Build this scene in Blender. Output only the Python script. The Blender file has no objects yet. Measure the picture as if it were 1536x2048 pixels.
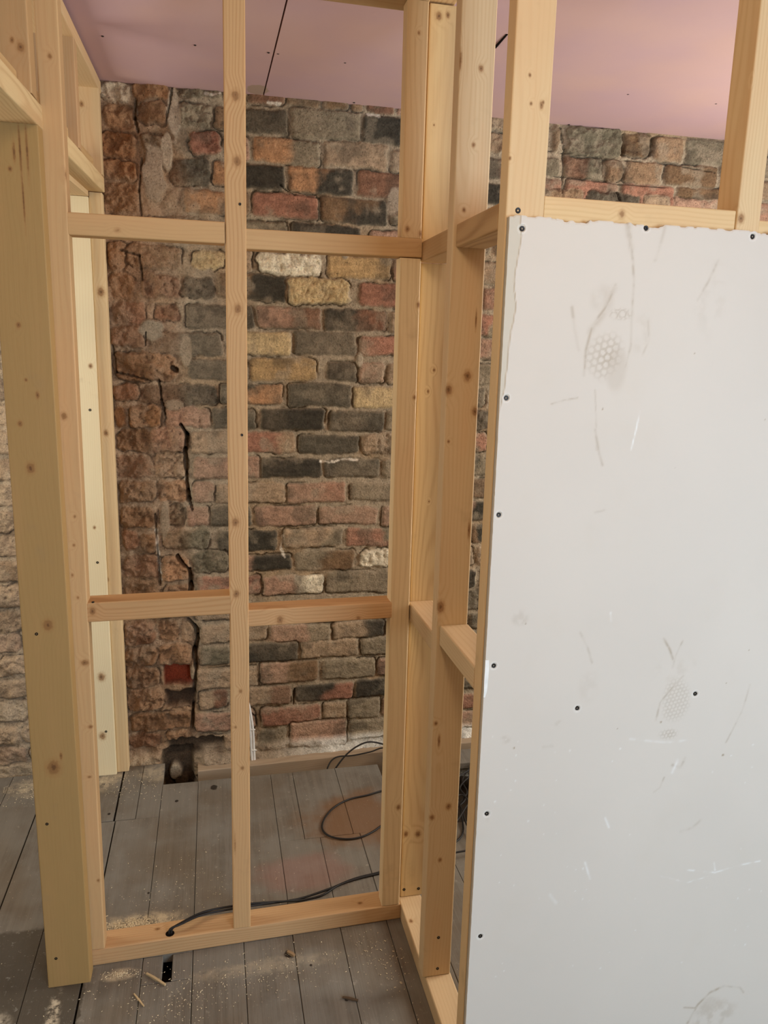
import bpy, bmesh, math, random
import numpy as np
from mathutils import Vector, Matrix

# ------------------------------------------------------------------ camera / world / lights / exposure
SC = bpy.context.scene
COL = SC.collection
F_PX = 1537.0
H_CAM = 1.5
YAW, PIT, ROL = (math.radians(a) for a in (12.65976, -11.70014, 1.45042))
fw = np.array([math.sin(YAW)*math.cos(PIT), math.cos(YAW)*math.cos(PIT), math.sin(PIT)])
rt = np.cross(fw, [0, 0, 1]); rt /= np.linalg.norm(rt); up = np.cross(rt, fw)
R2 = rt*math.cos(ROL) + up*math.sin(ROL); U2 = -rt*math.sin(ROL) + up*math.cos(ROL)
MC = np.array([R2, U2, fw]); CP = np.array([0, 0, H_CAM])

cam = bpy.data.cameras.new('camera'); co = bpy.data.objects.new('camera', cam); COL.objects.link(co)
cam.sensor_fit = 'VERTICAL'; cam.sensor_height = 36.0; cam.lens = F_PX/2048*36.0
cam.clip_start = 0.05; cam.clip_end = 60
co.matrix_world = Matrix(((R2[0], U2[0], -fw[0], 0), (R2[1], U2[1], -fw[1], 0), (R2[2], U2[2], -fw[2], H_CAM), (0, 0, 0, 1)))
SC.camera = co

SC.view_settings.view_transform = 'Standard'; SC.view_settings.look = 'None'
SC.view_settings.gamma = 1; SC.view_settings.use_curve_mapping = False
SC.view_settings.exposure = 0.02

W = bpy.data.worlds.new('world'); SC.world = W; W.use_nodes = True
W.node_tree.nodes['Background'].inputs[0].default_value = (0.62, 0.72, 0.9, 1)
W.node_tree.nodes['Background'].inputs[1].default_value = 0.6

def area(name, loc, target, sx, sy, power, color, spread=180):
    l = bpy.data.lights.new(name, 'AREA'); l.shape = 'RECTANGLE'; l.size = sx; l.size_y = sy
    l.energy = power; l.color = color; l.spread = math.radians(spread)
    o = bpy.data.objects.new(name, l); COL.objects.link(o); o.location = loc
    o.rotation_euler = (Vector(target)-Vector(loc)).to_track_quat('-Z', 'Y').to_euler()
    return o
# daylight coming in through the room's windows, and a warm fill light added high behind the camera
area('window_light_front', (1.55, -1.52, 1.25), (1.45, 2, 0.6), 1.2, 1.15, 78, (0.60, 0.79, 1.0))
area('window_light_left', (-1.52, 2.12, 1.45), (0.5, 2.12, 1.1), 0.7, 1.05, 15, (1.0, 0.97, 0.86))
area('window_light_right', (2.52, 1.75, 1.45), (0, 1.75, 0.9), 0.9, 1.05, 50, (1.0, 0.98, 0.92))
bl = bpy.data.lights.new('warm_fill_light', 'POINT'); bl.energy = 18; bl.color = (1.0, 0.84, 0.58); bl.shadow_soft_size = 0.12
bo = bpy.data.objects.new('warm_fill_light', bl); COL.objects.link(bo); bo.location = (0.12, 0.10, 2.05)

# ------------------------------------------------------------------ helpers
def ray(x, y): return MC.T @ np.array([(x-768)/F_PX, (1024-y)/F_PX, 1.0])
def atX(x, y, X): r = ray(x, y); return CP + r*X/r[0]
def atY(x, y, Y): r = ray(x, y); return CP + r*Y/r[1]
def atZ(x, y, Z): r = ray(x, y); return CP + r*(Z-H_CAM)/r[2]
def link(name, me, mat=None, parent=None):
    o = bpy.data.objects.new(name, me); COL.objects.link(o)
    if mat: me.materials.append(mat)
    if parent: o.parent = parent
    return o
def tag(o, label=None, cat=None, group=None, kind=None):
    if label: o['label'] = label
    if cat: o['category'] = cat
    if group: o['group'] = group
    if kind: o['kind'] = kind
    return o
def empty(name, loc, label, cat, group=None):
    o = bpy.data.objects.new(name, None); COL.objects.link(o); o.location = loc; o.empty_display_size = 0.1
    return tag(o, label, cat, group)
def bm_mesh(bm, name, smooth=False):
    me = bpy.data.meshes.new(name); bm.to_mesh(me); bm.free()
    if smooth:
        for p in me.polygons: p.use_smooth = True
    return me
def lin(c):
    return tuple((v/255/12.92 if v/255 <= 0.04045 else ((v/255+0.055)/1.055)**2.4) for v in c)

class NT:
    """tiny node-graph writer"""
    def __init__(s, name):
        s.m = bpy.data.materials.new(name); s.m.use_nodes = True
        s.t = s.m.node_tree; s.b = s.t.nodes['Principled BSDF']
    def n(s, typ, ins=None, **at):
        d = s.t.nodes.new(typ)
        for k, v in at.items(): setattr(d, k, v)
        for k, v in (ins or {}).items(): s.set(d.inputs[k], v)
        return d
    def set(s, sock, v):
        if isinstance(v, bpy.types.NodeSocket): s.t.links.new(v, sock)
        elif isinstance(v, (tuple, list)) and len(v) == 3 and sock.type == 'RGBA': sock.default_value = (*v, 1)
        else: sock.default_value = v
    def math(s, op, a, b=0.0, c=None, clamp=False):
        d = s.n('ShaderNodeMath', {0: a, 1: b}, operation=op, use_clamp=clamp)
        if c is not None: s.set(d.inputs[2], c)
        return d.outputs[0]
    def vm(s, op, a, b=None):
        d = s.n('ShaderNodeVectorMath', {0: a}, operation=op)
        if b is not None: s.set(d.inputs[1], b)
        return d.outputs['Value'] if op in ('LENGTH', 'DISTANCE', 'DOT_PRODUCT') else d.outputs[0]
    def noise(s, v, scale=5, detail=3, rough=0.5, dist=0.0):
        return s.n('ShaderNodeTexNoise', {'Vector': v, 'Scale': scale, 'Detail': detail, 'Roughness': rough, 'Distortion': dist}).outputs['Fac']
    def mr(s, v, a, b, c=0.0, d=1.0, smooth=True):
        x = s.n('ShaderNodeMapRange', {0: v, 1: a, 2: b, 3: c, 4: d}); x.interpolation_type = 'SMOOTHSTEP' if smooth else 'LINEAR'
        return x.outputs[0]
    def mix(s, f, a, b, mode='MIX'):
        d = s.n('ShaderNodeMix', data_type='RGBA', blend_type=mode); s.set(d.inputs[0], f); s.set(d.inputs[6], a); s.set(d.inputs[7], b)
        return d.outputs[2]
    def bump(s, h, strength=0.3, dist=0.002):
        s.set(s.b.inputs['Normal'], s.n('ShaderNodeBump', {'Height': h, 'Strength': strength, 'Distance': dist}).outputs[0])
    def out(s, col, rough=0.7, spec=0.3):
        s.set(s.b.inputs['Base Color'], col); s.set(s.b.inputs['Roughness'], rough); s.b.inputs['Specular IOR Level'].default_value = spec
        return s.m

WOODN = [0]
def wood_mat(base=(226, 188, 138), dark=(178, 124, 72), contrast=0.45, knots=(), seed=None, ring=0.0075, orange=0.25):
    """softwood, grain along the local Z axis; knots = (x, y, z, radius, stretch) in local space"""
    WOODN[0] += 1; sd = seed if seed is not None else WOODN[0]*7.31
    rnd = random.Random(sd)
    base = (base[0]*0.915, base[1]*0.935, base[2]*0.94); dark = (dark[0]*0.94, dark[1]*0.97, dark[2]*1.0)
    g = NT('pine_%d' % WOODN[0])
    p = g.n('ShaderNodeTexCoord').outputs['Object']
    core = None; halo = None
    for (x, y, z, r, st) in knots:
        d = g.vm('LENGTH', g.vm('MULTIPLY', g.vm('SUBTRACT', p, (x, y, z)), (1/r, 1/r, 1/(r*st))))
        core = d if core is None else g.math('MINIMUM', core, d)
    off = (rnd.uniform(-9, 9), rnd.uniform(-9, 9), rnd.uniform(-9, 9))
    pz = g.vm('MULTIPLY', g.vm('ADD', p, off), (7.0, 7.0, 1.6))
    wob = g.n('ShaderNodeTexNoise', {'Vector': pz, 'Scale': 1.0, 'Detail': 2.0})
    q = g.vm('ADD', g.vm('MULTIPLY', p, (1, 1, 0.0)), g.vm('MULTIPLY', wob.outputs['Color'], (0.06, 0.06, 0.0)))
    cx, cy = rnd.choice([-1, 1])*rnd.uniform(0.02, 0.06), rnd.choice([-1, 1])*rnd.uniform(0.01, 0.05)
    rad = g.vm('LENGTH', g.vm('ADD', q, (cx-0.03, cy-0.03, 0.0)))
    if core is not None:
        halo = g.mr(core, 4.2, 0.6)
        rad = g.math('ADD', rad, g.math('MULTIPLY', halo, 0.010))
    s = g.math('SINE', g.math('MULTIPLY', rad, 2*math.pi/ring))
    s = g.math('POWER', g.math('MULTIPLY_ADD', s, 0.5, 0.5), 2.2)
    fib = g.noise(g.vm('MULTIPLY', p, (420, 420, 9)), 1.0, 2.0, 0.6)
    big = g.noise(g.vm('MULTIPLY', g.vm('ADD', p, off), (5, 5, 1.4)), 1.0, 2.0)
    amp = g.mr(big, 0.3, 0.7, contrast*0.35, contrast)
    f = g.math('ADD', g.math('MULTIPLY', s, amp), g.math('MULTIPLY', g.math('SUBTRACT', fib, 0.5), 0.35), clamp=True)
    col = g.mix(f, lin(base), lin(dark))
    big2 = g.noise(g.vm('MULTIPLY', g.vm('ADD', p, off), (14, 14, 2.2)), 1.0, 2.0)
    col = g.mix(g.mr(big2, 0.45, 0.75, 0.0, orange), col, lin((212, 158, 108)))
    # faint blue-grey handling smears
    sm = g.noise(g.vm('ADD', p, off), 9.0, 4.0, 0.65)
    col = g.mix(g.mr(sm, 0.60, 0.78, 0.0, 0.25), col, lin((150, 125, 95)))
    if core is not None:
        n2 = g.noise(p, 160.0, 2.0)
        cc = g.math('ADD', core, g.math('MULTIPLY', g.math('SUBTRACT', n2, 0.5), 0.7))
        col = g.mix(g.mr(cc, 1.7, 0.9, 0.0, 0.38), col, lin((164, 118, 70)))
        col = g.mix(g.mr(cc, 1.05, 0.6, 0.0, 0.70), col, lin((136, 94, 54)))
        col = g.mix(g.mr(cc, 0.45, 0.15, 0.0, 0.6), col, lin((80, 50, 28)))
    g.bump(g.math('ADD', f, g.math('MULTIPLY', fib, 0.6)), 0.22, 0.0008)
    return g.out(col, 0.62, 0.28)

def timber_mesh(L, a, b, r=0.003, name='timber'):
    """bar along local Z, length L, local x size a, local y size b, eased arrises"""
    bm = bmesh.new()
    bmesh.ops.create_cube(bm, size=1.0)
    for v in bm.verts: v.co = Vector((v.co.x*a, v.co.y*b, v.co.z*L))
    long_e = [e for e in bm.edges if abs((e.verts[0].co-e.verts[1].co).z) > L*0.5]
    bmesh.ops.bevel(bm, geom=long_e, offset=r, segments=3, profile=0.5, affect='EDGES')
    end_e = [e for e in bm.edges if abs(abs(e.verts[0].co.z)-L/2) < 1e-6 and abs(abs(e.verts[1].co.z)-L/2) < 1e-6 and len(e.link_faces) == 2]
    bmesh.ops.bevel(bm, geom=end_e, offset=0.0007, segments=1, affect='EDGES')
    return bm_mesh(bm, name)

def timber(name, parent, p0, p1, a, b, adir, knots=(), r=0.003, **wk):
    """bar whose axis runs p0 -> p1; a = size along adir, b = the other; p0,p1 are centres of the ends.
    knots: (world point, radius, stretch)"""
    p0 = Vector(p0); p1 = Vector(p1); z = (p1-p0); L = z.length; z.normalize()
    x = Vector(adir); x = (x - z*x.dot(z)).normalized(); y = z.cross(x)
    M = Matrix((x, y, z)).transposed().to_4x4(); M.translation = (p0+p1)/2
    Mi = M.inverted()
    ks = []
    for w, rr, st in knots:
        k = Mi @ Vector([float(c) for c in w]); ks.append((k.x, k.y, k.z, rr, st))
    me = timber_mesh(L, a, b, r, name)
    o = link(name, me, wood_mat(knots=ks, **wk))
    o.parent = parent
    o.matrix_basis = Matrix.Translation(-parent.location) @ M
    return o

def boxbar(name, parent, x, y, z, knots=(), **k):
    """axis-aligned timber from ranges; axis = longest range"""
    d = [x[1]-x[0], y[1]-y[0], z[1]-z[0]]; c = [(x[0]+x[1])/2, (y[0]+y[1])/2, (z[0]+z[1])/2]
    ax = d.index(max(d)); p0 = list(c); p1 = list(c); p0[ax] -= d[ax]/2; p1[ax] += d[ax]/2
    if ax == 2: return timber(name, parent, p0, p1, d[0], d[1], (1, 0, 0), knots, **k)
    if ax == 0: return timber(name, parent, p0, p1, d[2], d[1], (0, 0, 1), knots, **k)
    return timber(name, parent, p0, p1, d[0], d[2], (1, 0, 0), knots, **k)

def flat_mat(name, col, rough=0.6, spec=0.3, metal=0.0):
    g = NT(name); g.b.inputs['Metallic'].default_value = metal
    p = g.n('ShaderNodeTexCoord').outputs['Object']
    n = g.noise(p, 60, 3)
    return g.out(g.mix(g.mr(n, 0.3, 0.8, 0, 0.35), lin(col), tuple(c*0.6 for c in lin(col))), rough, spec)

M_SCREW = flat_mat('black_phosphate_screw', (38, 33, 30), 0.45, 0.5, 0.6)
M_HOLE = flat_mat('dark_hole', (22, 17, 13), 0.95, 0.05)
def screw_mesh():
    bm = bmesh.new()
    prof = [(0.0, -0.0004), (0.0012, -0.0004), (0.0018, 0.0010), (0.0042, 0.0012), (0.0047, 0.0004), (0.0047, -0.002)]
    N = 14; rings = []
    for rr, z in prof[1:]:
        rings.append([bm.verts.new((rr*math.cos(2*math.pi*i/N), rr*math.sin(2*math.pi*i/N), z)) for i in range(N)])
    bm.faces.new(rings[0])
    for A, B in zip(rings, rings[1:]):
        for i in range(N): bm.faces.new((A[i], B[i], B[(i+1) % N], A[(i+1) % N]))
    bm.faces.new(list(reversed(rings[-1])))
    bmesh.ops.recalc_face_normals(bm, faces=bm.faces)
    me = bm_mesh(bm, 'screw'); me.materials.append(M_SCREW); return me
SCREW = screw_mesh()
def screw(parent, loc, normal, s=1.0):
    o = bpy.data.objects.new('screw', SCREW); COL.objects.link(o); o.parent = parent
    M = Vector(normal).to_track_quat('Z', 'Y').to_matrix().to_4x4(); M.translation = Vector([float(c) for c in loc])
    pw = parent.matrix_basis.copy(); q = parent.parent
    while q: pw = q.matrix_basis @ pw; q = q.parent
    o.matrix_basis = pw.inverted() @ M @ Matrix.Scale(s, 4)
    return o

# ------------------------------------------------------------------ numpy noise
def _h(ix, iy, sd):
    n = (ix.astype(np.int64)*374761393 + iy.astype(np.int64)*668265263 + sd*1442695041) & 0xffffffff
    n = ((n ^ (n >> 13))*1274126177) & 0xffffffff
    n = (n ^ (n >> 16)) & 0xffffffff
    return n/4294967295.0
def vnoise(x, y, sd=0):
    ix = np.floor(x); iy = np.floor(y); fx = x-ix; fy = y-iy
    fx = fx*fx*(3-2*fx); fy = fy*fy*(3-2*fy)
    a = _h(ix, iy, sd); b = _h(ix+1, iy, sd); c = _h(ix, iy+1, sd); d = _h(ix+1, iy+1, sd)
    return (a*(1-fx)+b*fx)*(1-fy)+(c*(1-fx)+d*fx)*fy
def fbm(x, y, sc, sd=0, o=4):
    s = 0; w = 0; a = 1.0
    for i in range(o):
        s = s + a*vnoise(x*sc*2**i+17.3*i, y*sc*2**i-9.1*i, sd+i); w += a; a *= 0.5
    return s/w
def ss(a, b, x):
    t = np.clip((x-a)/(b-a), 0, 1); return t*t*(3-2*t)
def grid_mesh(name, P, C=None, smooth=True):
    """P: (nz, nx, 3)"""
    nz, nx = P.shape[:2]
    idx = np.arange(nz*nx).reshape(nz, nx)
    q = np.stack([idx[:-1, :-1], idx[:-1, 1:], idx[1:, 1:], idx[1:, :-1]], -1).reshape(-1, 4)
    me = bpy.data.meshes.new(name)
    me.vertices.add(nz*nx); me.vertices.foreach_set('co', P.reshape(-1).astype(np.float32))
    me.loops.add(q.size); me.loops.foreach_set('vertex_index', q.reshape(-1).astype(np.int32))
    me.polygons.add(len(q)); me.polygons.foreach_set('loop_start', np.arange(0, q.size, 4, dtype=np.int32))
    me.polygons.foreach_set('use_smooth', np.full(len(q), smooth))
    me.update(calc_edges=True)
    if C is not None:
        at = me.color_attributes.new('tint', 'FLOAT_COLOR', 'POINT')
        A = np.ones((nz*nx, 4), np.float32); A[:, :3] = C.reshape(-1, 3); at.data.foreach_set('color', A.reshape(-1))
    return me

# ------------------------------------------------------------------ the setting
YW = 2.700            # brick face plane
def ceil_z(Y): return 2.297 - 0.030*(2.70-Y)

# --- brick wall -------------------------------------------------
PAL = {  # colours of the bricks themselves
 'R': (146, 104, 84), 'r': (124, 90, 70), 'O': (162, 122, 88), 'o': (134, 98, 66), 'P': (158, 126, 104), 'T': (156, 133, 107),
 'B': (138, 112, 86), 'b': (114, 90, 66), 'G': (130, 117, 96), 'g': (106, 98, 80), 'K': (64, 59, 50), 'k': (88, 81, 68),
 'Y': (186, 162, 120), 'y': (166, 137, 96), 'W': (214, 202, 176), 'M': (146, 134, 114)}
T_ = (200, 150, 2.477); M_ = (200, 650, 2.477); B_ = (200, 1200, 2.477); D_ = (800, 0, 2.087)
BR = []   # (row, x0, x1, yt, yb, colour, crop, rough)
def row(r, crop, *bs):
    for b in bs: BR.append((r, crop)+b)
row(0, T_, (740, 920, 78, 145, 'r'), (925, 1095, 92, 160, 'b'), (1105, 1230, 110, 175, 'b'), (1240, 1300, 125, 185, 'B'), (1310, 1455, 130, 195, 'r'), (1465, 1560, 140, 200, 'P'),
    (0, 150, 25, 130, 'W', 2), (160, 345, 30, 120, 'o', 1), (375, 610, 45, 115, 'G', 2), (620, 735, 70, 140, 'B'))
row(1, T_, (640, 930, 165, 290, 'K'), (945, 1290, 170, 320, 'G'), (1298, 1500, 205, 345, 'K'), (0, 165, 135, 262, 'B', 2), (200, 330, 135, 240, 'b', 1), (385, 560, 140, 255, 'G', 2), (575, 630, 150, 270, 'B'))
row(2, T_, (640, 735, 300, 430, 'P'), (755, 1088, 312, 442, 'O2G'), (1105, 1430, 330, 465, 'T'), (1442, 1560, 365, 480, 'T'), (0, 180, 280, 400, 'o', 2), (200, 320, 285, 375, 'g', 2), (440, 600, 285, 400, 'R', 1))
row(3, T_, (640, 915, 445, 570, 'K'), (932, 1255, 455, 590, 'O2K'), (1275, 1560, 480, 610, 'r'), (10, 180, 415, 515, 'o', 2), (350, 552, 410, 545, 'k', 1), (560, 632, 430, 550, 'O'))
row(4, T_, (640, 745, 580, 690, 'B'), (755, 1090, 588, 712, 'R'), (1105, 1425, 610, 738, 'b2K'), (1435, 1560, 620, 740, 'G', 1), (10, 185, 530, 680, 'o', 2), (420, 630, 572, 685, 'O'))
row(5, T_, (640, 930, 722, 850, 'G'), (950, 1290, 740, 865, 'K'), (1335, 1560, 770, 880, 'P'), (25, 190, 700, 800, 'B', 2), (210, 600, 705, 800, 'G', 1))
row(6, T_, (640, 755, 865, 975, 'T'), (780, 1100, 878, 992, 'W', 1), (1128, 1440, 893, 1012, 'y'), (1455, 1560, 905, 1020, 'P'), (30, 130, 820, 965, 'o', 2), (138, 405, 840, 955, 'B', 1), (452, 625, 868, 962, 'Y', 1))
row(7, T_, (590, 925, 985, 1118, 'b2K'), (935, 1245, 1008, 1137, 'Y', 1), (1283, 1560, 1035, 1152, 'R'), (40, 172, 985, 1112, 'o', 1), (200, 405, 985, 1108, 'r', 2), (405, 562, 1000, 1112, 'K', 1))
row(8, T_, (425, 762, 1140, 1255, 'K'), (775, 1095, 1148, 1258, 'P2r'), (1113, 1422, 1160, 1270, 'K2r'), (1440, 1560, 1170, 1280, 'T'), (60, 225, 1120, 1228, 'R', 1), (262, 400, 1140, 1225, 'r', 2))
row(9, M_, (50, 225, 5, 118, 'r', 1), (250, 605, 33, 147, 'k'), (640, 945, 33, 150, 'Y'), (960, 1275, 30, 150, 'k'), (1290, 1560, 58, 156, 'R'))
row(10, M_, (70, 372, 135, 270, 'o', 2), (425, 735, 168, 272, 'k'), (745, 1075, 163, 276, 'y'), (1125, 1275, 178, 278, 'K'), (1282, 1405, 185, 288, 'P'), (1420, 1560, 190, 290, 'T'))
row(11, M_, (62, 195, 287, 376, 'r', 1), (212, 580, 290, 402, 'K', 1), (592, 905, 290, 392, 'k2O'), (930, 1245, 290, 406, 'k'), (1250, 1560, 303, 412, 'Y'))
row(12, M_, (65, 128, 400, 512, 'o', 1), (138, 300, 400, 512, 'o', 2), (325, 545, 410, 512, 'P', 1), (548, 775, 415, 517, 'k'), (800, 1115, 413, 522, 'K'), (1133, 1412, 423, 526, 'k'), (1422, 1560, 428, 525, 'G'))
row(13, M_, (82, 250, 520, 628, 'b', 2), (252, 425, 508, 632, 'P', 2), (450, 640, 528, 638, 'T'), (655, 970, 530, 640, 'R2T'), (983, 1282, 545, 642, 'k'), (1292, 1560, 540, 640, 'T', 1))
row(14, M_, (85, 252, 648, 762, 'r', 1), (262, 430, 640, 765, 'T', 2), (460, 785, 655, 762, 'P'), (795, 1102, 663, 757, 'K'), (1112, 1385, 668, 757, 'k'), (1400, 1560, 668, 757, 'G'))
row(15, M_, (90, 272, 772, 882, 'b', 2), (282, 440, 770, 882, 'O', 2), (460, 568, 773, 882, 'P'), (577, 915, 783, 882, 'T'), (925, 1222, 780, 882, 'P2R'), (1240, 1560, 783, 872, 'G'))
row(16, M_, (95, 265, 898, 1012, 'b', 2), (285, 420, 900, 1000, 'g', 2), (430, 545, 900, 1000, 'P'), (550, 745, 895, 1000, 'k'), (765, 1075, 895, 1000, 'P'), (1085, 1372, 900, 993, 'P'), (1390, 1560, 895, 995, 'P'))
row(17, M_, (100, 188, 1020, 1128, 'r', 1), (195, 280, 1028, 1132, 'b', 2), (300, 545, 1008, 1112, 'g', 1), (585, 885, 1022, 1122, 'k2K'), (915, 1202, 1008, 1103, 'T2G'), (1218, 1560, 1004, 1096, 'R2g'))
row(18, M_, (105, 295, 1140, 1257, 'r', 1), (302, 450, 1150, 1275, 'O', 2), (455, 640, 1122, 1232, 'g', 1), (690, 952, 1138, 1217, 'P2K'), (963, 1262, 1120, 1217, 'G2b'), (1285, 1560, 1108, 1198, 'W', 1))
row(19, M_, (110, 300, 1265, 1355, 'b', 1), (310, 455, 1285, 1365, 'O', 2), (480, 800, 1245, 1345, 'R'), (810, 1108, 1240, 1342, 'P2W'), (1120, 1560, 1215, 1328, 'G'))
row(20, B_, (115, 290, 0, 95, 'b', 2), (300, 450, 0, 90, 'B', 2), (470, 700, 20, 100, 'T'), (720, 1010, 30, 120, 'B'), (1020, 1300, 15, 105, 'G'), (1310, 1560, 10, 95, 'k'))
row(21, B_, (120, 275, 110, 225, 'r', 2), (290, 395, 105, 215, 'B', 2), (405, 467, 112, 218, 'T'), (497, 832, 118, 212, 'T'), (845, 1140, 118, 212, 'P2G'), (1150, 1412, 103, 188, 'T2K'), (1425, 1560, 100, 170, 'G'))
row(22, B_, (120, 280, 237, 340, 'b', 2), (290, 455, 225, 325, 'B', 2), (495, 640, 233, 328, 'g'), (660, 985, 210, 312, 'K'), (1000, 1282, 195, 285, 'T'), (1292, 1560, 183, 268, 'G'))
row(23, B_, (120, 292, 342, 442, 'B', 2), (478, 785, 340, 442, 'T'), (795, 1082, 305, 412, 'P2b'), (1105, 1362, 292, 390, 'G'), (1372, 1560, 285, 375, 'P'))
row(24, B_, (135, 305, 445, 552, 'B', 2), (320, 470, 455, 535, 'K', 2), (490, 632, 453, 545, 'T2r'), (735, 945, 428, 522, 'T2r'), (968, 1255, 415, 502, 'K2R'), (1265, 1560, 388, 475, 'K'))
row(25, B_, (150, 455, 558, 652, 'b', 1), (470, 770, 555, 650, 'P'), (798, 1092, 528, 622, 'R'), (1102, 1220, 508, 592, 'T'), (1228, 1392, 488, 585, 'G'), (1402, 1560, 480, 570, 'P'))
row(26, B_, (140, 305, 662, 735, 'r', 1), (325, 450, 645, 692, 'B', 2), (480, 780, 665, 745, 'T', 1), (790, 922, 640, 732, 'G'), (940, 1220, 600, 712, 'P'), (1235, 1560, 588, 672, 'G'))
row(-1, D_, (635, 680, 515, 640, 'b', 1), (700, 930, 530, 655, 'g', 1), (940, 1052, 555, 655, 'b', 1), (1065, 1187, 570, 672, 'B'), (1195, 1400, 580, 692, 'g'))
row(-2, D_, (560, 668, 650, 735, 'g'), (685, 850, 655, 758, 'r2g', 1), (862, 932, 660, 762, 'B', 1), (942, 1100, 670, 770, 'B'), (1110, 1330, 688, 782, 'b'), (1340, 1500, 700, 795, 'g'))
row(-3, D_, (560, 680, 742, 822, 'R'), (690, 915, 753, 838, 'R'), (930, 1150, 773, 860, 'R'), (1160, 1400, 785, 872, 'b'))
bricks = []   # x0,x1,z0,z1,c1,c2,rough
rowz = {}
for b in BR:
    r, (ox, oy, s), x0, x1, yt, yb, c = b[:7]; rough = b[7] if len(b) > 7 else 0
    cxp, cyp = ox+(x0+x1)/2/s, oy+(yt+yb)/2/s
    xa = atY(ox+x0/s, cyp, YW)[0]; xb = atY(ox+x1/s, cyp, YW)[0]
    zt = atY(cxp, oy+yt/s, YW)[2]; zb = atY(cxp, oy+yb/s, YW)[2]
    c1, c2 = (c[0], c[2]) if len(c) == 3 else (c, c)
    bricks.append((xa, xb, zb, zt, c1, c2, rough))
    if r >= 0: rowz.setdefault(r, []).append((zb+zt)/2)
rowz = {k: float(np.mean(v)) for k, v in rowz.items()}
rr_ = random.Random(5)
def fill(xs, xe, colors, rough_p, r_from=0, r_to=27):
    for r in range(r_from, r_to):
        zc = rowz[r]; up_ = rowz[r-1] if r > 0 else zc+0.083; dn = rowz[r+1] if r < 26 else zc-0.083
        h = (up_-dn)/2-0.013
        x = xs - rr_.uniform(0, 0.11) - (0.11 if r % 2 else 0)
        while x < xe:
            w = rr_.choice([0.215, 0.215, 0.21, 0.105]); 
            a, b = max(x, xs), min(x+w, xe)
            if b-a > 0.03:
                c = rr_.choice(colors); c2 = rr_.choice(colors) if rr_.random() < 0.25 else c
                bricks.append((a, b, zc-h/2, zc+h/2, c, c2, rr_.random() < rough_p and 1 or 0))
            x += w+0.013
fill(-1.60, -0.345, 'TTBPGMTb', 0.7)
XR = atY(1000, 500, YW)[0]
fill(0.70, 1.02, 'GkTRPKGB', 0.3)
fill(1.02, 2.60, 'GkTRPKGB', 0.3, 3)
fill(1.86, 2.60, 'GkTRPKGB', 0.3, 0, 3)

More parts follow.
